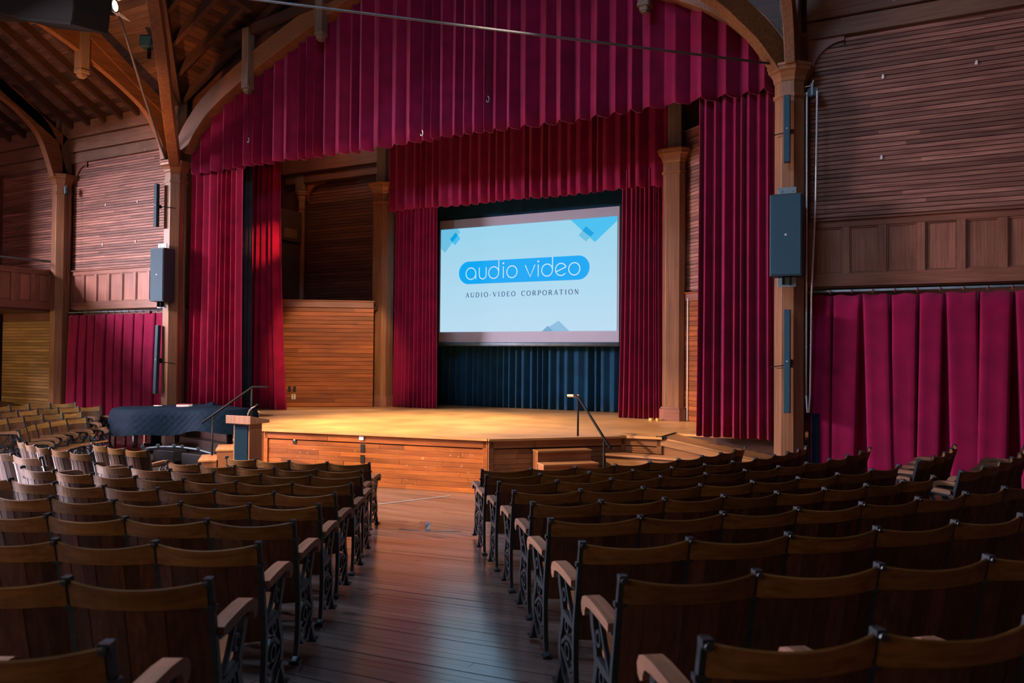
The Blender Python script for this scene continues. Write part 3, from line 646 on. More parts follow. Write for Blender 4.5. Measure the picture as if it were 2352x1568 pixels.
sheet('corner_shape', [sp(0, 0), sp(.105, 0), sp(.122, .035), sp(.026, .225), sp(0, .18)], e3, .001)
sheet('corner_diamond', [sp(.092, .035), sp(.122, .095), sp(.09, .16), sp(.058, .10)], e1, .002)
sheet('corner_diamond', [sp(.092, .035), sp(.106, .065), sp(.073, .128), sp(.058, .10)], e2, .003)
sheet('corner_shape', [sp(.757, 0), sp(1, 0), sp(1, .04), sp(.886, .215)], e1, .001)
sheet('corner_diamond', [sp(.84, .07), sp(.882, .135), sp(.84, .205), sp(.80, .145)], e3, .002)
sheet('corner_diamond', [sp(.84, .07), sp(.882, .135), sp(.863, .165), sp(.82, .105)], e2, .003)
sheet('peak', [sp(.605, 1), sp(.755, 1), sp(.697, .905)], e4, .001)
sheet('peak', [sp(.605, 1), sp(.668, 1), sp(.638, .95)], e5, .002)
pz, px0, px1, pr_ = sp(0, .434)[1], sp(.116, 0)[0], sp(.86, 0)[0], .285
pl = [(px1 - pr_ + pr_ * cos(a), pz + pr_ * sin(a)) for a in [-pi/2 + pi*i/20 for i in range(21)]] + [(px0 + pr_ + pr_ * cos(a), pz + pr_ * sin(a)) for a in [pi/2 + pi*i/20 for i in range(21)]]
sheet('logo_pill', pl, pill, .004)
# logo lettering: thin round strokes
X0 = sp(.155, 0)[0]; XW = (sp(.81, 0)[0] - X0); zb = pz - .168; R_ = .145
def ring(cx, cz, r, a0=0, a1=360, n=28): return [(cx + r * cos(radians(a0 + (a1-a0)*i/n)), cz + r * sin(radians(a0 + (a1-a0)*i/n))) for i in range(n + 1)]
zc = zb + R_
letters = [
 ('a', [ring(.17, zc, R_), [(.315, zb + .2), (.315, zb - .0)]]),
 ('u', [[(.42, zc + R_), (.42, zc - .04)] + ring(.52, zc - .045, .10, 180, 360, 14) + [(.62, zc + R_)]]),
 ('d', [ring(.84, zc, R_), [(.985, zc + .31), (.985, zc)]]),
 ('i', [[(1.115, zb), (1.115, zb + .29)]]),
 ('o', [ring(1.36, zc, R_)]),
 ('v', [[(1.73, zc + R_), (1.87, zb), (2.0, zc + R_)]]),
 ('i', [[(2.09, zb), (2.09, zb + .29)]]),
 ('d', [ring(2.33, zc, R_), [(2.475, zc + .31), (2.475, zc)]]),
 ('e', [[(2.565, zc - .055), (2.83, zc + .055)] + ring(2.70, zc, R_, 22, 320, 24)]),
 ('o', [ring(3.05, zc, R_)])]
kx = XW / 3.20
for nm, strokes in letters:
    q = MB()
    for s_ in strokes:
        pts = [Vector((X0 + p[0] * kx, p[1])) for p in s_]; hw = .0115; n = len(pts); vv = []
        for i in range(n):
            t = (pts[min(i+1, n-1)] - pts[max(i-1, 0)]).normalized(); nn = Vector((-t.y, t.x)) * hw
            vv += [(pts[i].x + nn.x, ey - .006, pts[i].y + nn.y), (pts[i].x - nn.x, ey - .006, pts[i].y - nn.y)]
        q.add(vv, [(2*i, 2*i+1, 2*i+3, 2*i+2) for i in range(n - 1)])
    if nm == 'i':
        xx = X0 + strokes[0][0][0] * kx; q.add([(xx + .024*cos(2*pi*k/12), ey - .006, zb + .365 + .024*sin(2*pi*k/12)) for k in range(12)], [tuple(range(12))])
    q.build('logo_letter', wht, scr)
# serif capitals AUDIO-VIDEO CORPORATION as stroked polygons (unit cap height 1)
T_, t_ = .20, .10
def ser(x, z): return [(x - .14, z, x + .14, z, .05)]
GL = {
 'A': (.80, [(.10, 0, .40, 1, t_), (.40, 1, .70, 0, T_), (.20, .35, .60, .35, t_)] + ser(.10, .02) + ser(.70, .02), []),
 'U': (.80, [(.14, 1, .14, .35, T_), (.66, 1, .66, .35, t_)] + ser(.14, .98) + ser(.66, .98), [(.40, .33, .26, .31, 180, 360)]),
 'D': (.82, [(.16, 0, .16, 1, T_), (.10, .98, .40, .98, t_), (.10, .02, .40, .02, t_)], [(.38, .5, .34, .48, -90, 90)]),
 'I': (.42, [(.21, 0, .21, 1, T_)] + ser(.21, .98) + ser(.21, .02), []),
 'O': (.86, [], [(.43, .5, .36, .49, 0, 360)]),
 '-': (.45, [(.08, .38, .37, .38, .10)], []),
 'V': (.80, [(.10, 1, .42, 0, T_), (.42, 0, .70, 1, t_)] + ser(.10, .98) + ser(.70, .98), []),
 'E': (.68, [(.16, 0, .16, 1, T_), (.08, .98, .60, .98, t_), (.08, .02, .62, .02, t_), (.16, .52, .48, .52, t_), (.59, .98, .59, .80, t_), (.61, .02, .61, .22, t_)], []),
 'C': (.78, [(.70, .72, .70, .98, t_)], [(.43, .5, .35, .49, 48, 312)]),
 'R': (.78, [(.16, 0, .16, 1, T_), (.08, .98, .36, .98, t_), (.16, .48, .38, .48, t_), (.36, .48, .72, .02, T_)] + ser(.16, .02), [(.36, .73, .24, .25, -90, 90)]),
 'P': (.70, [(.16, 0, .16, 1, T_), (.08, .98, .36, .98, t_), (.16, .46, .36, .46, t_)] + ser(.16, .02), [(.36, .72, .26, .26, -90, 90)]),
 'T': (.74, [(.37, 0, .37, 1, T_), (.05, .97, .69, .97, t_), (.05, .97, .05, .78, t_), (.69, .97, .69, .78, t_)] + ser(.37, .02), []),
 'N': (.86, [(.16, 0, .16, 1, t_), (.14, 1, .68, 0, T_), (.68, 0, .68, 1, t_)] + ser(.14, .98) + ser(.16, .02) + ser(.68, .98), []),
 ' ': (.62, [], [])}
text = 'AUDIO-VIDEO CORPORATION'; trk = .26
tot = sum(GL[c][0] + trk for c in text) - trk; x_start = sp(.158, 0)[0]; x_end = sp(.805, 0)[0]; ks = (x_end - x_start) / tot; ch = .118
zt_ = sp(0, .648)[1] - ch / 2; xx = x_start
for c in text:
    wd, lines_, arcs = GL[c]
    if lines_ or arcs:
        q = MB()
        def strok(pts, hws):
            n = len(pts); vv = []
            for i in range(n):
                t = (pts[min(i+1, n-1)] - pts[max(i-1, 0)]).normalized(); nn = Vector((-t.y, t.x)) * hws[i]
                vv += [(pts[i].x + nn.x, ey - .006, pts[i].y + nn.y), (pts[i].x - nn.x, ey - .006, pts[i].y - nn.y)]
            q.add(vv, [(2*i, 2*i+1, 2*i+3, 2*i+2) for i in range(n - 1)])
        for ax, az, bx, bz, wk in lines_:
            strok([Vector((xx + ax*ks, zt_ + az*ch)), Vector((xx + bx*ks, zt_ + bz*ch))], [wk*ch*.5]*2)
        for ax, az, rx, rz, a0, a1 in arcs:
            angs = [radians(a0 + (a1 - a0) * i / 16) for i in range(17)]
            strok([Vector((xx + (ax + rx*cos(a))*ks, zt_ + (az + rz*sin(a))*ch)) for a in angs], [ch*.5*(t_ + (T_-t_)*abs(cos(a))) for a in angs])
        q.build('caption_letter', ink, scr)
    xx += (wd + trk) * ks

# ------------------------------------------------------------------ loudspeakers on the two front pillars
def mark(parent, x, y, z, s):        # small white angular emblem
    MB().extr([(-.5,-.5),(-.2,-.5),(-.05,-.1),(.15,-.5),(.5,-.5),(.2,0),(.5,.5),(.1,.5),(-.1,.15),(-.15,.5),(-.5,.5),(-.35,0)], lambda p: (x + p[0]*s, y - .003, z + p[1]*s*.8), lambda p: (x + p[0]*s, y, z + p[1]*s*.8)).build('emblem', M['white'], parent)
def box_speaker(label, x, y, z, w_, h_, d_, rz):
    t = thing('loudspeaker', label, 'loudspeaker', (x, y, z), rz, 'loudspeakers on the stage pillars')
    MB().box(-w_/2, w_/2, 0, d_, 0, h_).build('cabinet', M['speaker'], t, bevel=.012)
    MB().box(-w_/2 + .02, w_/2 - .02, -.012, .004, .025, h_ - .025).build('grille', M['grille'], t, bevel=.004)
    mark(t, 0, -.012, h_ * .5, .035)
    for z0, z1 in ((-.15, -.0), (h_, h_ + .12)):
        MB().box(-.135, .135, d_*.45, d_*.45 + .02, z0, z1).build('mounting_plate', M['steel'], t, bevel=.004)
    MB().box(-.06, -.04, d_*.2, d_*.45, -.12, 0).box(.04, .06, d_*.2, d_*.45, -.12, 0).build('hinge_tab', M['cable'], t)
    for sx in (-1, 1):
        MB().lathe([(.012, 0), (.012, .01)], (sx * .08, d_*.45 - .01, h_ + .06), 10, 'Y').build('bolt', M['steel'], t)
    MB().box(-.10, .10, d_*.45 + .02, d_ + .12, h_*.3, h_*.7).build('wall_arm', M['cable'], t)
    return t
def column_speaker(label, x, y, z, h_, rz, cab=None, tilt=0):
    t = thing('column_loudspeaker', label, 'loudspeaker', (x, y, z), rz, 'slim column loudspeakers on the stage pillars')
    t.rotation_euler = (tilt, 0, rz)
    MB().box(-.048, .048, 0, .085, 0, h_).build('cabinet', M['speaker'], t, bevel=.005)
    MB().box(-.04, .04, -.006, .003, .01, h_ - .01).build('grille', M['grille'], t)
    mark(t, 0, -.006, h_ * .5, .022)
    MB().box(-.03, .03, .085, .17, h_*.45, h_*.52).build('wall_arm', M['cable'], t)
    if cab: MB().tube([(0, .09, h_*.47), (-.1, .1, h_*.455), (-.21, .12, h_*.445), (-.26, .22, h_*.44)] if cab < 0 else [(.05, .14, h_*.46), (.16, .08, h_*.465), (.34, .16, h_*.45), (.40, .3, h_*.445)], .008, 6).build('cable', M['cable'], t)
    return t
box_speaker('large black loudspeaker box on the right stage pillar', -2.0, 12.42, 3.42, .465, 1.24, .30, .05)
column_speaker('slim black column loudspeaker high on the right pillar under its capital', -2.02, 12.62, 5.18, 1.03, .06, -1)
column_speaker('slim black column loudspeaker on the right pillar below the large box', -2.01, 12.62, 1.36, 1.57, .06, -1)
box_speaker('large black loudspeaker box on the left stage pillar', -16.02, 12.42, 3.38, .42, 1.25, .34, .10)
column_speaker('slim black column loudspeaker high on the left pillar, above the box', -16.28, 12.55, 5.16, 1.02, .12, 1)
column_speaker('slim black column loudspeaker on the left pillar behind the covered piano', -16.25, 12.58, 1.22, 1.62, .12, 1, -.03)

# pulleys
def pulley(label, x, y, z):
    t = thing('pulley', label, 'pulley', (x, y, z), 0, 'pulleys beside the pillar capitals')
    MB().lathe([(.075, -.012), (.085, -.018), (.085, .018), (.075, .012)], (0, 0, 0), 20, 'Y').build('wheel', M['iron'], t)
    MB().box(-.018, .018, -.03, .03, -.06, .13).build('cheek', M['steel'], t)
    MB().tube([(-.12, .02, .10), (-.02, .02, .11), (.0, 0, .13), (.02, 0, .17)], .01, 6).build('hook', M['chrome'], t)
    return t
pulley('black pulley wheel hung from the right pillar, with white rope over it', -1.70, 12.95, 6.30)
pulley('black pulley wheel hung from the balcony pillar', -20.18, 12.85, 6.40)
tag(MB().tube([(-1.775, 12.93, 1.62), (-1.775, 12.93, 3.0), (-1.775, 12.93, 6.30)], .013, 8).tube([(-1.775, 12.93, 1.62), (-1.76, 12.93, 1.36), (-1.735, 12.93, 1.36), (-1.72, 12.93, 1.62), (-1.70, 12.93, 3.2), (-1.645, 12.93, 4.6), (-1.625, 12.93, 6.30)], .013, 8).build('rope', M['rope'], smooth=True), 'white rope looped over the pulley beside the right pillar', 'rope')
tag(MB().tube([(-20.12, 12.85, 6.35), (-20.10, 12.85, 4.0)], .008, 6).build('cord', M['cable'], smooth=True), 'thin dark cord hanging from the pulley of the balcony pillar', 'cord')
tag(MB().tube([(-15.86, 13.05, .95), (-15.86, 13.05, 6.5)], .012, 6).build('cord', M['tierod'], smooth=True), 'grey cord hanging straight between left pillar and stage curtain', 'cord')
tag(MB().tube([(-4.50, 16.05, .9), (-4.50, 16.05, 3.4)], .016, 8).build('pipe', M['white'], smooth=True), 'white pipe standing beside the square pillar at stage right', 'pipe')
for nm_, x, z, lb in (('wall_clip', -.72, 6.45, 'white clip on the right wall boards, upper one nearest the pillar'), ('wall_clip', .50, 6.46, 'white clip on the right wall boards, upper one farthest from the pillar'), ('wall_clip', -.74, 5.23, 'lone lower white clip on the right wall boards'),
        ('wall_clip', -19.0, 6.00, 'white clip on the left wall boards, upper one nearest the balcony'), ('wall_clip', -17.75, 5.98, 'white clip on the left wall boards, upper one nearest the stage'), ('wall_clip', -19.1, 4.98, 'white clip on the left wall boards, lower one nearest the balcony'), ('wall_clip', -17.8, 4.98, 'white clip on the left wall boards, lower one nearest the stage')):
    t = thing(nm_, lb, 'clip', (x, WY - .022, z), 0, 'small white clips on the wall boards')
    MB().box(-.018, .018, -.02, 0, -.028, .02).build('body', M['white'], t, bevel=.004); MB().box(-.010, .010, -.016, 0, .02, .038).build('tab', M['white'], t)
tag(MB().box(-1.70, -1.60, 12.98, 13.02, .40, 1.35).build('blue_strip', M['navy'], bevel=.004), 'dark blue cloth strip hanging between pillar and right curtain', 'cloth')

# ------------------------------------------------------------------ balcony at the left
bal = thing('balcony', 'panelled wooden side balcony beyond the left pillar', 'balcony', (-20.7, 13.0, 3.3))
MB().box(-3.0, 0, -9, .1, -.06, .02).build('balcony_floor', M['dark'], bal); MB().box(-.06, 0, -9, 0, 0, 1.0).build('front_board', M['trim'], bal)
MB().box(-.08, .05, -9, 0, 1.0, 1.04).build('top_ledge', M['trim'], bal, bevel=.006); MB().box(-.01, .045, -9, 0, 0, .20).build('bottom_rail', M['trim'], bal, bevel=.006); MB().box(-.01, .045, -9, 0, .90, 1.0).build('top_rail', M['trim'], bal, bevel=.006)
sm = MB().box(-.01, .042, 0, .11, .20, .90).mesh(); pm = MB().box(0, .012, .02, .37, .225, .875).mesh()
for i in range(12):
    o = link('stile', sm, M['panel'], bal); o.location.y = -.25 - .49 * i
    o = link('panel', pm, M['panel'], bal); o.location.y = -.25 + .11 - .49 * (i + 1) + .11
MB().tube([(-.1, -9, 1.28), (-.1, -.1, 1.28), (.0, .0, 1.2)], .03, 8).build('hand_rail', M['tierod'], bal, smooth=True)
tag(MB().box(-23.75, -23.5, 12.9, 13.1, .5, 3.24).build('balcony_post', M['pillar'], bevel=.01), 'brown post under the balcony at the picture edge', 'post')

# ------------------------------------------------------------------ roof lights
lt = thing('stage_light', 'black stage lantern with bright open barn doors under the left roof', 'lantern', (-14.28, 10.0, 9.0), radians(28))
MB().box(-.30, .02, -.14, .14, -.14, .14).build('housing', M['cable'], lt, bevel=.02)
M['lampglow'] = flat_emit('lamp_glow', (1.0, .72, .48), 30)
MB().lathe([(.10, 0), (.10, .01)], (.02, 0, 0), 16, 'X').build('lens', M['lampglow'], lt)
M['barn'] = plain('white_barn_door', (.8, .7, .6), .5, 0, .03)
MB().add([(.02, -.13, -.15), (.02, .13, -.15), (.26, .16, -.24), (.26, -.16, -.24), (.02, -.13, -.16), (.02, .13, -.16), (.26, .16, -.25), (.26, -.16, -.25)], [(0,1,2,3),(7,6,5,4),(0,4,5,1),(1,5,6,2),(2,6,7,3),(3,7,4,0)]).build('barn_door', M['barn'], lt)
MB().add([(.02, -.13, .15), (.02, .13, .15), (.24, .16, .26), (.24, -.16, .26), (.02, -.13, .16), (.02, .13, .16), (.24, .16, .27), (.24, -.16, .27)], [(0,1,2,3),(7,6,5,4),(0,4,5,1),(1,5,6,2),(2,6,7,3),(3,7,4,0)]).build('barn_door', M['barn'], lt)
MB().beam([(-.1, -.18, -.05), (-.1, -.18, .30), (-.1, .18, .30), (-.1, .18, -.05)], .02, .03).build('yoke', M['cable'], lt)
tag(MB().tube([(-14.2, 10.05, 8.85), (-14.75, 10.75, 8.35), (-15.36, 11.5, 7.85), (-15.95, 12.35, 7.15), (-16.1, 12.68, 6.76)], .026, 8).build('conduit', M['tierod'], smooth=True), 'thin metal conduit running from the bright lantern down to the left pillar', 'conduit')
fx = thing('flood_lamp', 'small dark blue flood lamp box tucked under the left roof', 'lamp', (-15.0, 11.35, 8.75), radians(25))
MB().box(-.16, .16, -.12, .12, 0, .26).build('housing', M['speaker'], fx, bevel=.02); MB().box(-.03, .03, -.03, .03, -.22, 0).build('bracket', M['cable'], fx); MB().box(-.12, .12, -.135, -.12, .03, .22).build('glass', M['grille'], fx)
dk = thing('hanging_duct', 'dark angular duct hanging under the roof in the top left corner', 'duct', (-14.4, 8.5, 7.9))
dp = [(-2.6, .95), (-1.2, .65), (-.42, .38), (1.13, -.01), (1.18, .25), (1.15, 1.6), (-2.6, 2.2)]
MB().extr(dp, lambda p: (p[0], 0, p[1]), lambda p: (p[0] - .3, .9, p[1] + .2)).build('casing', M['duct'], dk, bevel=.03)
MB().extr([(-.42, .36), (1.13, -.03), (1.13, .03), (-.42, .42)], lambda p: (p[0], -.02, p[1]), lambda p: (p[0], 0, p[1])).build('flange', M['duct'], dk)

# ------------------------------------------------------------------ stairs and handrails
def stairs(label, x, y, rz, w_, mat_t, mat_r, k0=1):
    t = thing('stage_stairs', label, 'stairs', (x, y, 0), rz, 'portable stairs up to the stage'); run, rise = .28, .176
    for i in range(4):                     # i = 0 top tread (against the stage); local -y points away from the stage
        zt_ = ZS - rise * (i + 1); 
        MB().box(-w_/2, w_/2, -run*(i+1) - .02, -run*i, zt_ - .03, zt_).build('tread', mat_t, t, bevel=.004)
        MB().box(-w_/2 + .01, w_/2 - .01, -run*(i+1) + .005, -run*(i+1) + .025, max(0, zt_ - rise), zt_ - .03).build('riser', mat_r, t)
        for sx in (-1, 1): MB().box(sx*(w_/2-.03) - .02, sx*(w_/2-.03) + .02, -run*(i+1) + .02, -run*i, 0, zt_ - .031).build('side_panel', mat_r, t)
    return t
stairs('wooden stairs against the angled stage face, right of centre', -5.40, 11.75, radians(45), .92, M['light'], M['stair'])
stairs('wooden stairs at the left side of the stage, behind the lectern', -10.86, 10.44, radians(-45), .86, M['light'], M['stair'])
def handrail(label, pts, posts):
    t = thing('handrail', label, 'handrail', (0, 0, 0), 0, 'steel handrails of the stage stairs')
    MB().tube(pts, .02, 8).build('rail', M['railmetal'], t, smooth=True)
    for a, b in posts: MB().tube([a, b], .017, 8).build('post', M['railmetal'], t, smooth=True)
    return t
h1 = handrail('black handrail beside the right stage stairs', [(-5.42, 12.29, 1.535), (-5.24, 12.11, 1.535), (-5.20, 12.07, 1.52), (-4.28, 11.15, .83)], [((-5.21, 12.08, .72), (-5.21, 12.08, 1.53)), ((-4.45, 11.32, .0), (-4.45, 11.32, .96))])
MB().lathe([(.026, -.1), (.026, .1)], (-5.36, 12.22, 1.535), 8, 'X').build('grip', M['chrome'], h1)
handrail('black handrail beside the left stage stairs, before the covered piano', [(-11.67, 10.03, .93), (-11.06, 10.64, 1.58), (-10.86, 10.84, 1.58)], [((-11.54, 10.16, .05), (-11.54, 10.16, 1.07)), ((-11.07, 10.63, ZS), (-11.07, 10.63, 1.57))])

# ------------------------------------------------------------------ lectern
lc = thing('lectern', 'wooden lectern with navy front panel and gooseneck microphone at the stage corner', 'lectern', (-10.02, 9.55, 0), radians(4))
MB().box(-.17, .17, -.145, .145, 0, 1.06).build('body', M['lectern'], lc, bevel=.006)
MB().box(-.135, .135, -.157, -.145, .06, 1.02).build('front_panel', M['navy'], lc)
MB().add([(-.26, -.23, 1.05), (.26, -.23, 1.05), (.26, .22, 1.05), (-.26, .22, 1.05), (-.26, -.23, 1.185), (.26, -.23, 1.185), (.26, .22, 1.10), (-.26, .22, 1.10)], [(0,3,2,1),(4,5,6,7),(0,1,5,4),(1,2,6,5),(2,3,7,6),(3,0,4,7)]).build('desk_top', M['lectern'], lc, bevel=.004)
MB().box(-.21, .21, -.19, .19, 0, .05).build('base', M['lectern'], lc)
mc = thing('gooseneck_microphone', 'silver gooseneck microphone standing on the lectern', 'microphone', (-9.98, 9.50, 1.15), 0)
MB().tube([(0, 0, 0), (.01, 0, .05), (.04, .0, .11), (.10, 0, .155), (.19, 0, .19)], .010, 8).build('neck', M['chrome'], mc, smooth=True); MB().lathe([(.03, 0), (.03, .012)], (0, 0, 0), 12).build('foot', M['cable'], mc)
MB().tube([(.18, 0, .187), (.23, 0, .215)], [.016, .02], 8).build('capsule', M['cable'], mc, smooth=True)

# ------------------------------------------------------------------ covered grand piano
pf = .10
PX, PY = -14.1, 11.55
pn = thing('grand_piano', 'black grand piano under its cover, left of the stage', 'piano', (PX, PY, pf)); PS = .86
edge = [(-1.15, -.78)] + [(-1.15 + .2*i, -.78 + .0*i) for i in range(1, 4)] + [(-.35, -.70), (-.05, -.45), (.25, -.15), (.6, .05), (1.0, .12), (1.35, .22), (1.58, .45), (1.55, .70), (1.3, .78), (-1.15, .78)]
edge = [(x * PS, y) for x, y in edge]
MB().prism(edge, .62, .90).build('case', M['ebony'], pn, bevel=.01)
for x, y in ((-.75, -.50), (-.75, .55), (.98, .45)): MB().tube([(x, y, .10), (x, y, .30), (x, y, .62)], [.045, .055, .08], 10).build('leg', M['ebony'], pn); MB().lathe([(.035, -.012), (.05, -.01), (.05, .01), (.035, .012)], (x, y, .05), 12, 'Y').build('caster', M['brass'], pn)
MB().box(-.75, -.72, -.12, .12, .12, .62).box(-.95, -.72, -.14, .14, .08, .14).build('pedal_lyre', M['ebony'], pn)
# quilted cover: top and flaring skirt with stitched diagonal grid
def cover():
    # dense outline
    pts = [(-1.22, -.86), (-.40, -.84), (.0, -.68), (.35, -.46), (.75, -.28), (1.20, -.20), (1.55, .02), (1.72, .42), (1.66, .78), (1.30, .88), (-1.22, .88)]
    pts = [(x * PS, y) for x, y in pts]
    out = []; n = len(pts)
    for i in range(n):
        a = Vector(pts[i]); b = Vector(pts[(i+1) % n]); k = max(2, int((b-a).length / .035))
        for q in range(k): out.append(a + (b - a) * q / k)
    for _ in range(12): out = [(out[i-1] + out[i]*2 + out[(i+1) % len(out)]) / 4 for i in range(len(out))]
    n = len(out); cx_ = sum((p.x for p in out)) / n; cy_ = sum((p.y for p in out)) / n; vs = []; fs = []; s = 0; arc = [0]
    for i in range(1, n): arc.append(arc[-1] + (out[i] - out[i-1]).length)
    rows_ = 18
    def quilt(u, v): return .02 * (abs(sin((u + v) * pi / .15)) ** .4 + abs(sin((u - v) * pi / .15)) ** .4)
    for k in range(rows_ + 1):
        v = k / rows_; 
        for i, p in enumerate(out):
            nx_ = (out[(i+1) % n] - out[i-1]); nv = Vector((nx_.y, -nx_.x)).normalized()
            drop = .50 + .05 * sin(arc[i] * 2.1) + .03 * sin(arc[i] * 5.3)
            fl_ = .02 + .09 * v + .05 * v * sin(arc[i] * 3.3) + quilt(arc[i], v * drop) * min(1, v * 5)
            q = p + nv * fl_; vs.append((q.x, q.y, .945 - drop * v - .02 * (1 - v) + .0))
    for k in range(rows_):
        for i in range(n): fs.append((k*n+i, k*n+(i+1) % n, (k+1)*n+(i+1) % n, (k+1)*n+i))
    base = 0
    for j in range(1, 12):
        f_ = 1 - j / 12
        for i, p in enumerate(out):
            x_ = cx_ + (p.x - cx_) * f_; y_ = cy_ + (p.y - cy_) * f_; vs.append((x_, y_, .94 + .012 * (1-f_) + .010 * sin(3*x_+y_*2) + .012 * sin(7 * x_ - 3 * y_)))
    st_ = (rows_ + 1) * n; prev = 0
    for j in range(11):
        cur = st_ + j * n
        for i in range(n): fs.append((prev + (i+1) % n, prev + i, cur + i, cur + (i+1) % n))
        prev = cur
    fs.append(tuple(prev + i for i in range(n))[::-1])
    return mesh(vs, fs, True)
cv = link('piano_cover', cover(), M['quilt']); cv.location = (PX, PY, pf); tag(cv, 'navy quilted cover draped over the grand piano', 'cover')
MB().add([(-.1, .55, .94), (.35, .55, .94), (.3, .85, .94), (-.1, .85, .94), (.12, .74, 1.03)], [(0,1,4),(1,2,4),(2,3,4),(3,0,4)]).build('raised_peak', M['quilt'], cv)
def book(label, x, y, z, rz, a, b, t_, mat):
    t = thing('book', label, 'book', (x, y, z), rz, 'things lying on the piano cover')
    MB().box(-a/2, a/2, -b/2, b/2, .006, t_ - .006).build('pages', M['white'], t); MB().box(-a/2 - .004, a/2 + .004, -b/2 - .004, b/2 + .004, t_ - .006, t_).box(-a/2 - .004, a/2 + .004, -b/2 - .004, b/2 + .004, 0, .006).build('book_cover', mat, t)
book('thick book with a dull red cover lying on the piano cover', -14.05, 11.62, pf + .955, .5, .26, .20, .055, M['redcover'])
tag(MB().box(-14.77, -14.62, 11.42, 11.52, pf + .952, pf + .966).build('white_card', M['white'], bevel=.003), 'small white card lying on the piano cover', 'card', 'things lying on the piano cover')
bn = thing('piano_bench', 'plain orange wooden bench standing behind the piano keyboard', 'bench', (-15.45, 11.5, .14), radians(5))
MB().box(-.19, .19, -.45, .45, .43, .47).build('seat', M['stagefront'], bn, bevel=.01)
for x in (-.15, .15):
    for y in (-.40, .40): MB().box(x-.025, x+.025, y-.025, y+.025, 0, .43).build('leg', M['stagefront'], bn)
MB().box(-.16, .16, -.42, .42, .36, .43).build('apron', M['stagefront'], bn)
er = thing('equipment_rail', 'low bent steel rail on black cases under the covered piano', 'rail', (-12.62, 10.32, 0))
MB().tube([(-1.02, 0, .30), (-.85, 0, .345), (-.5, .0, .39), (0, 0, .42), (.5, 0, .405), (.85, 0, .36), (1.0, 0, .33)], .024, 10).build('bar', M['darksteel'], er, smooth=True)
for x in (-1.0, -.55, -.1, .12, .55, .98): MB().lathe([(.02, 0), (.035, .01), (.035, .05), (.02, .06)], (x, -.02, .34 + .07 * (1 - x*x)), 10, 'Z').build('clamp_knob', M['darksteel'], er)
MB().box(-.75, -.15, .02, .32, 0, .33).build('case', M['cable'], er, bevel=.02); MB().box(.05, .85, .02, .30, 0, .31).build('case', M['cable'], er, bevel=.02)

# small things on the floors
tag(MB().lathe([(.03, 0), (.05, 0), (.05, .05), (.03, .05)], (-5.2, 15.85, ZS), 18).lathe([(.02, 0), (.04, 0), (.04, .05), (.02, .05)], (-5.08, 15.9, ZS), 18).build('tape_roll', M['brass']), 'yellow tape roll lying by the curtain foot at stage right', 'tape')
def tape(label, pts, wd):
    vs = []; pts = [Vector(p) for p in pts]; n = len(pts)
    for i in range(n):
        t = (pts[min(i+1, n-1)] - pts[max(i-1, 0)]).normalized(); nn = Vector((-t.y, t.x)) * wd / 2
        for s_ in (1, -1): vs.append((pts[i].x + s_*nn.x, pts[i].y + s_*nn.y, fl(pts[i].x + s_*nn.x, pts[i].y + s_*nn.y) + .004))
    o = link('floor_tape', mesh(vs, [(2*i, 2*i+1, 2*i+3, 2*i+2) for i in range(n-1)]), M['tape']); return tag(o, label, 'tape', 'tape marks on the floor')
tape('short strip of grey tape along the centre aisle, stem of an arrow', [(-5.90, 8.75), (-5.70, 8.45), (-5.62, 8.33)], .07)
tape('short cross strip of grey tape at the aisle arrow', [(-5.98, 8.22), (-5.62, 8.28), (-5.25, 8.52)], .03)
tape('long faded grey tape line on the floor before the stage', [(-7.25, 9.35), (-6.95, 10.0), (-6.7, 10.55)], .045)

# ------------------------------------------------------------------ theatre seats
W0 = 0.53
def rec(z): return .20 * (0.845 - z) / .845 if z > .40 else .105 - (.40 - z) * .03      # forward lean of the back going down
def bulge(x): return -.055 * (1 - (x / (W0/2)) ** 2)
def rail_mesh():
    q = MB(); n = 10; vs = []; ins = .007
    for i in range(n + 1):
        x = -W0/2 + ins + (W0 - 2*ins) * i / n
        for z, t in ((.735, .0), (.735, .016), (.835 - .024 * (1 - (x/(W0/2))**2), .016), (.84 - .024 * (1 - (x/(W0/2))**2), .008), (.835 - .024 * (1 - (x/(W0/2))**2), .0)):
            vs.append((x, rec(z) + bulge(x) + t - .004, z))
    m_ = 5; fs = [tuple(range(m_)), tuple(range(n*m_, (n+1)*m_))[::-1]]
    for i in range(n):
        for k in range(m_): fs.append((i*m_+k, i*m_+(k+1)%m_, (i+1)*m_+(k+1)%m_, (i+1)*m_+k))
    return q.add(vs, fs).mesh()
def slat_mesh(i, n):
    x0 = -W0/2 + .010 + (W0 - .020) * i / n + .0006; x1 = -W0/2 + .010 + (W0 - .020) * (i + 1) / n - .0006; vs = []
    zs = (.34, .45, .58, .742)
    for z in zs:
        for x, t in ((x0, .002 + .003 * (i % 2)), (x1, .002 + .003 * (i % 2)), (x1, .016), (x0, .016)): vs.append((x, rec(z) + bulge(x) + t, z))
    fs = [(0,1,2,3), tuple(4*(len(zs)-1)+k for k in range(4))[::-1]]
    for k in range(len(zs) - 1):
        for q in range(4): fs.append((4*k+q, 4*k+(q+1)%4, 4*k+4+(q+1)%4, 4*k+4+q))
    return MB().add(vs, fs).mesh()
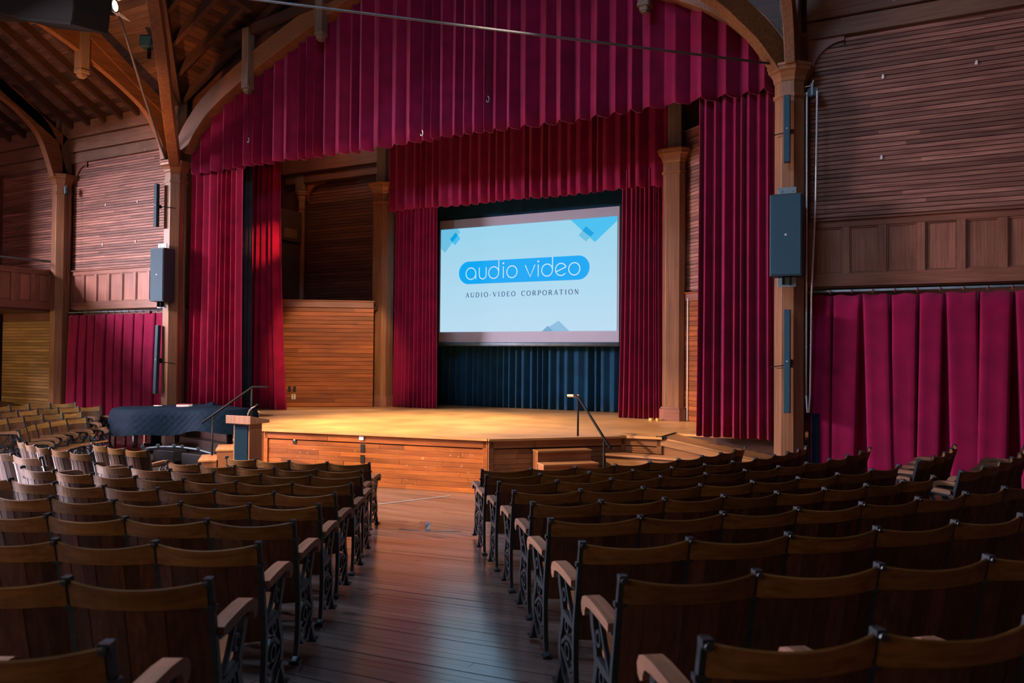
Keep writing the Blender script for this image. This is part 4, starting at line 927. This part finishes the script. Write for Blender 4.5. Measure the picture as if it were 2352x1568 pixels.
def pan_mesh():
    q = MB(); pts = []
    a, y0, y1 = W0/2 - .035, .16, .56; r = .06
    poly = [(-a, y0), (a, y0), (a, y1 - r)] + [(a - r + r*cos(t), y1 - r + r*sin(t)) for t in (pi/8, pi/4, 3*pi/8, pi/2)] + [(-a + r + r*cos(t), y1 - r + r*sin(t)) for t in (pi/2, 5*pi/8, 3*pi/4, 7*pi/8, pi)]
    n = len(poly); f0 = lambda y: .395 + .05 * (y - y0) / (y1 - y0)
    vs = [(x, y, f0(y) - .028) for x, y in poly] + [(x, y, f0(y)) for x, y in poly]
    return q.add(vs, [tuple(range(n))[::-1], tuple(range(n, 2*n))] + [(i, (i+1) % n, n + (i+1) % n, n + i) for i in range(n)]).mesh()
def strip(q, path, wd, x0, x1):
    """flat bar following a path in the y-z plane"""
    P = [Vector((p[0], p[1])) for p in path]; n = len(P); vs = []
    for i in range(n):
        t = (P[min(i+1, n-1)] - P[max(i-1, 0)]).normalized(); w_ = (wd[i] if isinstance(wd, (list, tuple)) else wd) / 2; nn = Vector((-t.y, t.x)) * w_
        vs += [(x0, P[i].x + nn.x, P[i].y + nn.y), (x0, P[i].x - nn.x, P[i].y - nn.y), (x1, P[i].x - nn.x, P[i].y - nn.y), (x1, P[i].x + nn.x, P[i].y + nn.y)]
    fs = [(0,1,2,3), tuple(4*(n-1)+k for k in range(4))[::-1]]
    for i in range(n - 1):
        for k in range(4): fs.append((4*i+k, 4*i+(k+1)%4, 4*i+4+(k+1)%4, 4*i+4+k))
    q.add(vs, fs)
def standard_mesh():
    q = MB(); a = .016
    strip(q, [(rec(z) + .010, z) for z in (.85, .74, .60, .45, .38)] + [(.115, .25), (.10, .10), (.085, .03), (.06, .0)], [.022, .024, .026, .03, .036, .034, .032, .04, .06], -.013, .013)   # rear post
    strip(q, [(.40, .60), (.375, .53), (.335, .46), (.315, .40), (.335, .33), (.37, .26), (.375, .19), (.345, .13)], [.05, .045, .04, .05, .04, .04, .045, .05], -a*.8, a*.8)     # S front
    strip(q, [(.345, .14), (.375, .10), (.40, .05), (.42, .012), (.455, .008)], [.04, .032, .028, .028, .016], -a, a)                                                     # front foot
    strip(q, [(.34, .14), (.30, .085), (.255, .06), (.20, .075), (.13, .13)], .026, -a*.7, a*.7)                                                                      # arch between feet
    strip(q, [(.13, .40), (.22, .405), (.32, .415)], .035, -a*.8, a*.8)
    strip(q, [(.12, .27), (.19, .31), (.26, .30), (.35, .24)], .022, -a*.6, a*.6)
    strip(q, [(.12, .20), (.19, .15), (.26, .17), (.35, .22)], .022, -a*.6, a*.6)
    for cy_, cz_, r in ((.235, .235, .04), (.245, .36, .03), (.30, .505, .03)):
        strip(q, [(cy_ + r*cos(2*pi*k/10), cz_ + r*sin(2*pi*k/10)) for k in range(11)], .014, -a*.6, a*.6)
    strip(q, [(.10, .60), (.20, .595), (.38, .605)], .024, -a*.8, a*.8)        # arm carrier
    strip(q, [(.15, .42), (.22, .50), (.28, .585)], .022, -a*.6, a*.6)
    q.box(-.016, .016, -.016, .020, .826, .850)                                   # finial block
    q.lathe([(.006, -.010), (.013, -.008), (.013, .004), (.006, .008)], (0, -.018, .832), 8, 'Y')
    q.box(-.024, .024, rec(.735) - .008, rec(.735) + .02, .722, .742)                # lower lug
    q.box(-.03, .03, .04, .10, 0, .012).box(-.028, .028, .40, .475, 0, .012)
    return q.mesh()
def arm_mesh():
    poly = [(.085, .606), (.085, .640), (.11, .645), (.22, .652), (.34, .655), (.42, .650), (.468, .632), (.488, .600), (.480, .568), (.455, .553), (.432, .562), (.428, .585), (.41, .606), (.34, .614), (.2, .612)]
    return MB().extr(poly, lambda p: (-.032, p[0], p[1]), lambda p: (.032, p[0], p[1])).mesh()
RM = rail_mesh(); NS = 7; SM = [slat_mesh(i, NS) for i in range(NS)]; PM = pan_mesh(); STM = standard_mesh(); AM = arm_mesh()
def put(name, me, mat, parent, x=0, sx=1):
    if not me.materials: me.materials.append(mat)
    o = bpy.data.objects.new(name, me); COL.objects.link(o); o.parent = parent; o.location = (x, 0, 0); o.scale = (sx, 1, 1); return o
ORD = ['', 'first', 'second', 'third', 'fourth', 'fifth', 'sixth', 'seventh', 'eighth', 'ninth', 'tenth', 'eleventh', 'twelfth', 'thirteenth']
def bevel_arm(o): pass
count = 0
def seat(p, q, label, group, last):
    """p, q: the two posts, p left when looking at the stage"""
    global count
    p = Vector((p[0], p[1])); q = Vector((q[0], q[1])); c = (p + q) / 2; d = q - p; wd = d.length; rz = atan2(d.y, d.x)
    t = thing('theater_seat', label, 'seat', (c.x, c.y, fl(c.x, c.y)), rz, group); k = wd / W0
    put('top_rail', RM, M['rail'], t, 0, k)
    for sm_ in SM: put('slat', sm_, M['slat'], t, 0, k)
    put('seat_pan', PM, M['pan'], t, 0, k)
    put('standard', STM, M['iron'], t, -wd/2); put('armrest', AM, M['arm'], t, -wd/2)
    if last: put('standard', STM, M['iron'], t, wd/2); put('armrest', AM, M['arm'], t, wd/2)
    count += 1
def pol(r, a): return (CX + r * cos(radians(a)), CY + r * sin(radians(a)))
ROWS = {('R',1):(10,(-0.0651,6.012,-51.70),(-0.0020,5.586)), ('R',2):(12,(-0.0639,5.188,-52.37),(-0.0006,6.438)), ('R',3):(12,(-0.0131,4.396,-52.38),(0.0002,7.312)),
 ('R',4):(9,(-0.0102,3.927,-52.49),(0.0086,8.236)), ('R',5):(9,(-0.0109,3.187,-52.57),(-0.0029,9.109)), ('R',6):(10,(-0.0154,3.270,-52.95),(-0.0124,10.016)),
 ('R',7):(8,(0.0030,2.927,-53.10),(-0.0110,10.909)), ('R',8):(6,(0.0033,2.687,-53.33),(-0.0010,11.737)), ('R',9):(4,(0,2.361,-53.43),(0,12.604)), ('R',10):(3,(0,2.25,-53.55),(0,13.47)),
 ('L',1):(5,(0.1625,-6.657,-67.37),(0.0363,4.721)), ('L',2):(6,(0.0638,-5.269,-65.72),(0.0396,5.626)), ('L',3):(7,(0.0046,-4.601,-63.78),(0.0308,6.500)), ('L',4):(8,(0.0288,-4.191,-62.88),(0.0110,7.429)),
 ('L',5):(9,(-0.0187,-3.356,-62.43),(-0.0045,8.326)), ('L',6):(7,(-0.0283,-2.973,-61.91),(0.0041,9.159)), ('L',7):(6,(0.0098,-2.925,-61.58),(-0.0077,10.008)), ('L',8):(5,(0,-2.633,-61.32),(0,10.824)),
 ('L',9):(4,(0,-2.60,-60.94),(0,11.679)), ('L',10):(3,(0,-2.45,-60.78),(0,12.524)), ('L',11):(3,(0,-2.3,-60.6),(0,13.40))}
for (side, j), (n, ca, cr) in ROWS.items():
    posts = [pol(cr[0]*i + cr[1], ca[0]*i*i + ca[1]*i + ca[2]) for i in range(n)]
    blk = 'right' if side == 'R' else 'left'
    row = ['', 'front', 'second', 'third', 'fourth', 'fifth', 'sixth', 'seventh', 'eighth', 'ninth', 'tenth', 'eleventh'][j]
    for i in range(n - 1):
        a, b = (posts[i], posts[i+1]) if side == 'R' else (posts[i+1], posts[i])
        lab = 'wooden theater seat %s from the centre aisle, %s row, %s block' % (ORD[i+1], row, blk)
        seat(a, b, lab, 'theater seats in the %s block' % blk, (i == n - 2) if side == 'R' else (i == 0))
        if side == 'L' and i == n - 2: pass
def strip_row(posts, where, group):
    """posts listed anticlockwise as seen facing the stage centre (left to right when looking at the stage)"""
    for i in range(len(posts) - 1):
        seat(posts[i], posts[i+1], 'wooden theater seat %s from the left, %s' % (ORD[i+1], where), group, i == len(posts) - 2)
R4b = [pol(8.28, a) for a in (-17.6, -14.0, -10.4, -6.8, -3.2)]
R5b = [pol(9.05, a) for a in (-24.0, -20.7, -17.4, -14.1, -10.8, -7.5, -4.2)]
strip_row(R4b, 'short far row before the right wall curtain', 'theater seats beside the right wall curtain')
strip_row(R5b, 'row with fanned armrests before the right wall curtain', 'theater seats beside the right wall curtain')
M1 = [(-10.70, 7.28), (-10.31, 7.23), (-9.93, 7.23), (-9.55, 7.30)]
M2 = [(-11.43, 6.65), (-11.05, 6.53), (-10.66, 6.43), (-10.29, 6.41), (-9.84, 6.37), (-9.36, 6.35)]
M3 = [(-10.9, 5.78), (-10.3, 5.62), (-9.67, 5.56), (-9.06, 5.53)]
strip_row(M1, 'front row of the section beyond the left aisle', 'theater seats in the far left section')
strip_row(M2, 'second row of the section beyond the left aisle', 'theater seats in the far left section')
strip_row(M3, 'third row of the section beyond the left aisle', 'theater seats in the far left section')
# rows that curve round and face across the hall (listed from the stage end)
F1 = [(-14.05, 9.41), (-13.93, 8.94), (-13.66, 8.46), (-13.38, 8.05), (-13.02, 7.68), (-12.55, 7.30)]
F2 = [(-14.85, 9.85), (-14.77, 9.41), (-14.68, 8.97), (-14.50, 8.51), (-14.29, 8.10), (-14.0, 7.7)]
F3 = [(-15.63, 10.78), (-15.66, 10.33), (-15.58, 9.83), (-15.45, 9.33), (-15.27, 8.85), (-15.05, 8.4)]
F5 = [(-16.37, 10.72), (-16.95, 10.45), (-17.5, 10.15), (-18.05, 9.9), (-18.6, 9.6)]
F4 = [(-16.30, 10.65), (-16.40, 10.18), (-16.32, 9.69), (-16.2, 9.24), (-16.0, 8.8)]
strip_row(F1, 'first row facing across the hall by the piano', 'theater seats facing across the hall')
strip_row(F2, 'second row facing across the hall by the piano', 'theater seats facing across the hall')
strip_row(F3, 'third row facing across the hall by the piano', 'theater seats facing across the hall')
strip_row(F4, 'fourth row facing across the hall under the balcony', 'theater seats facing across the hall')
print('seats', count, 'objects', len(bpy.data.objects))
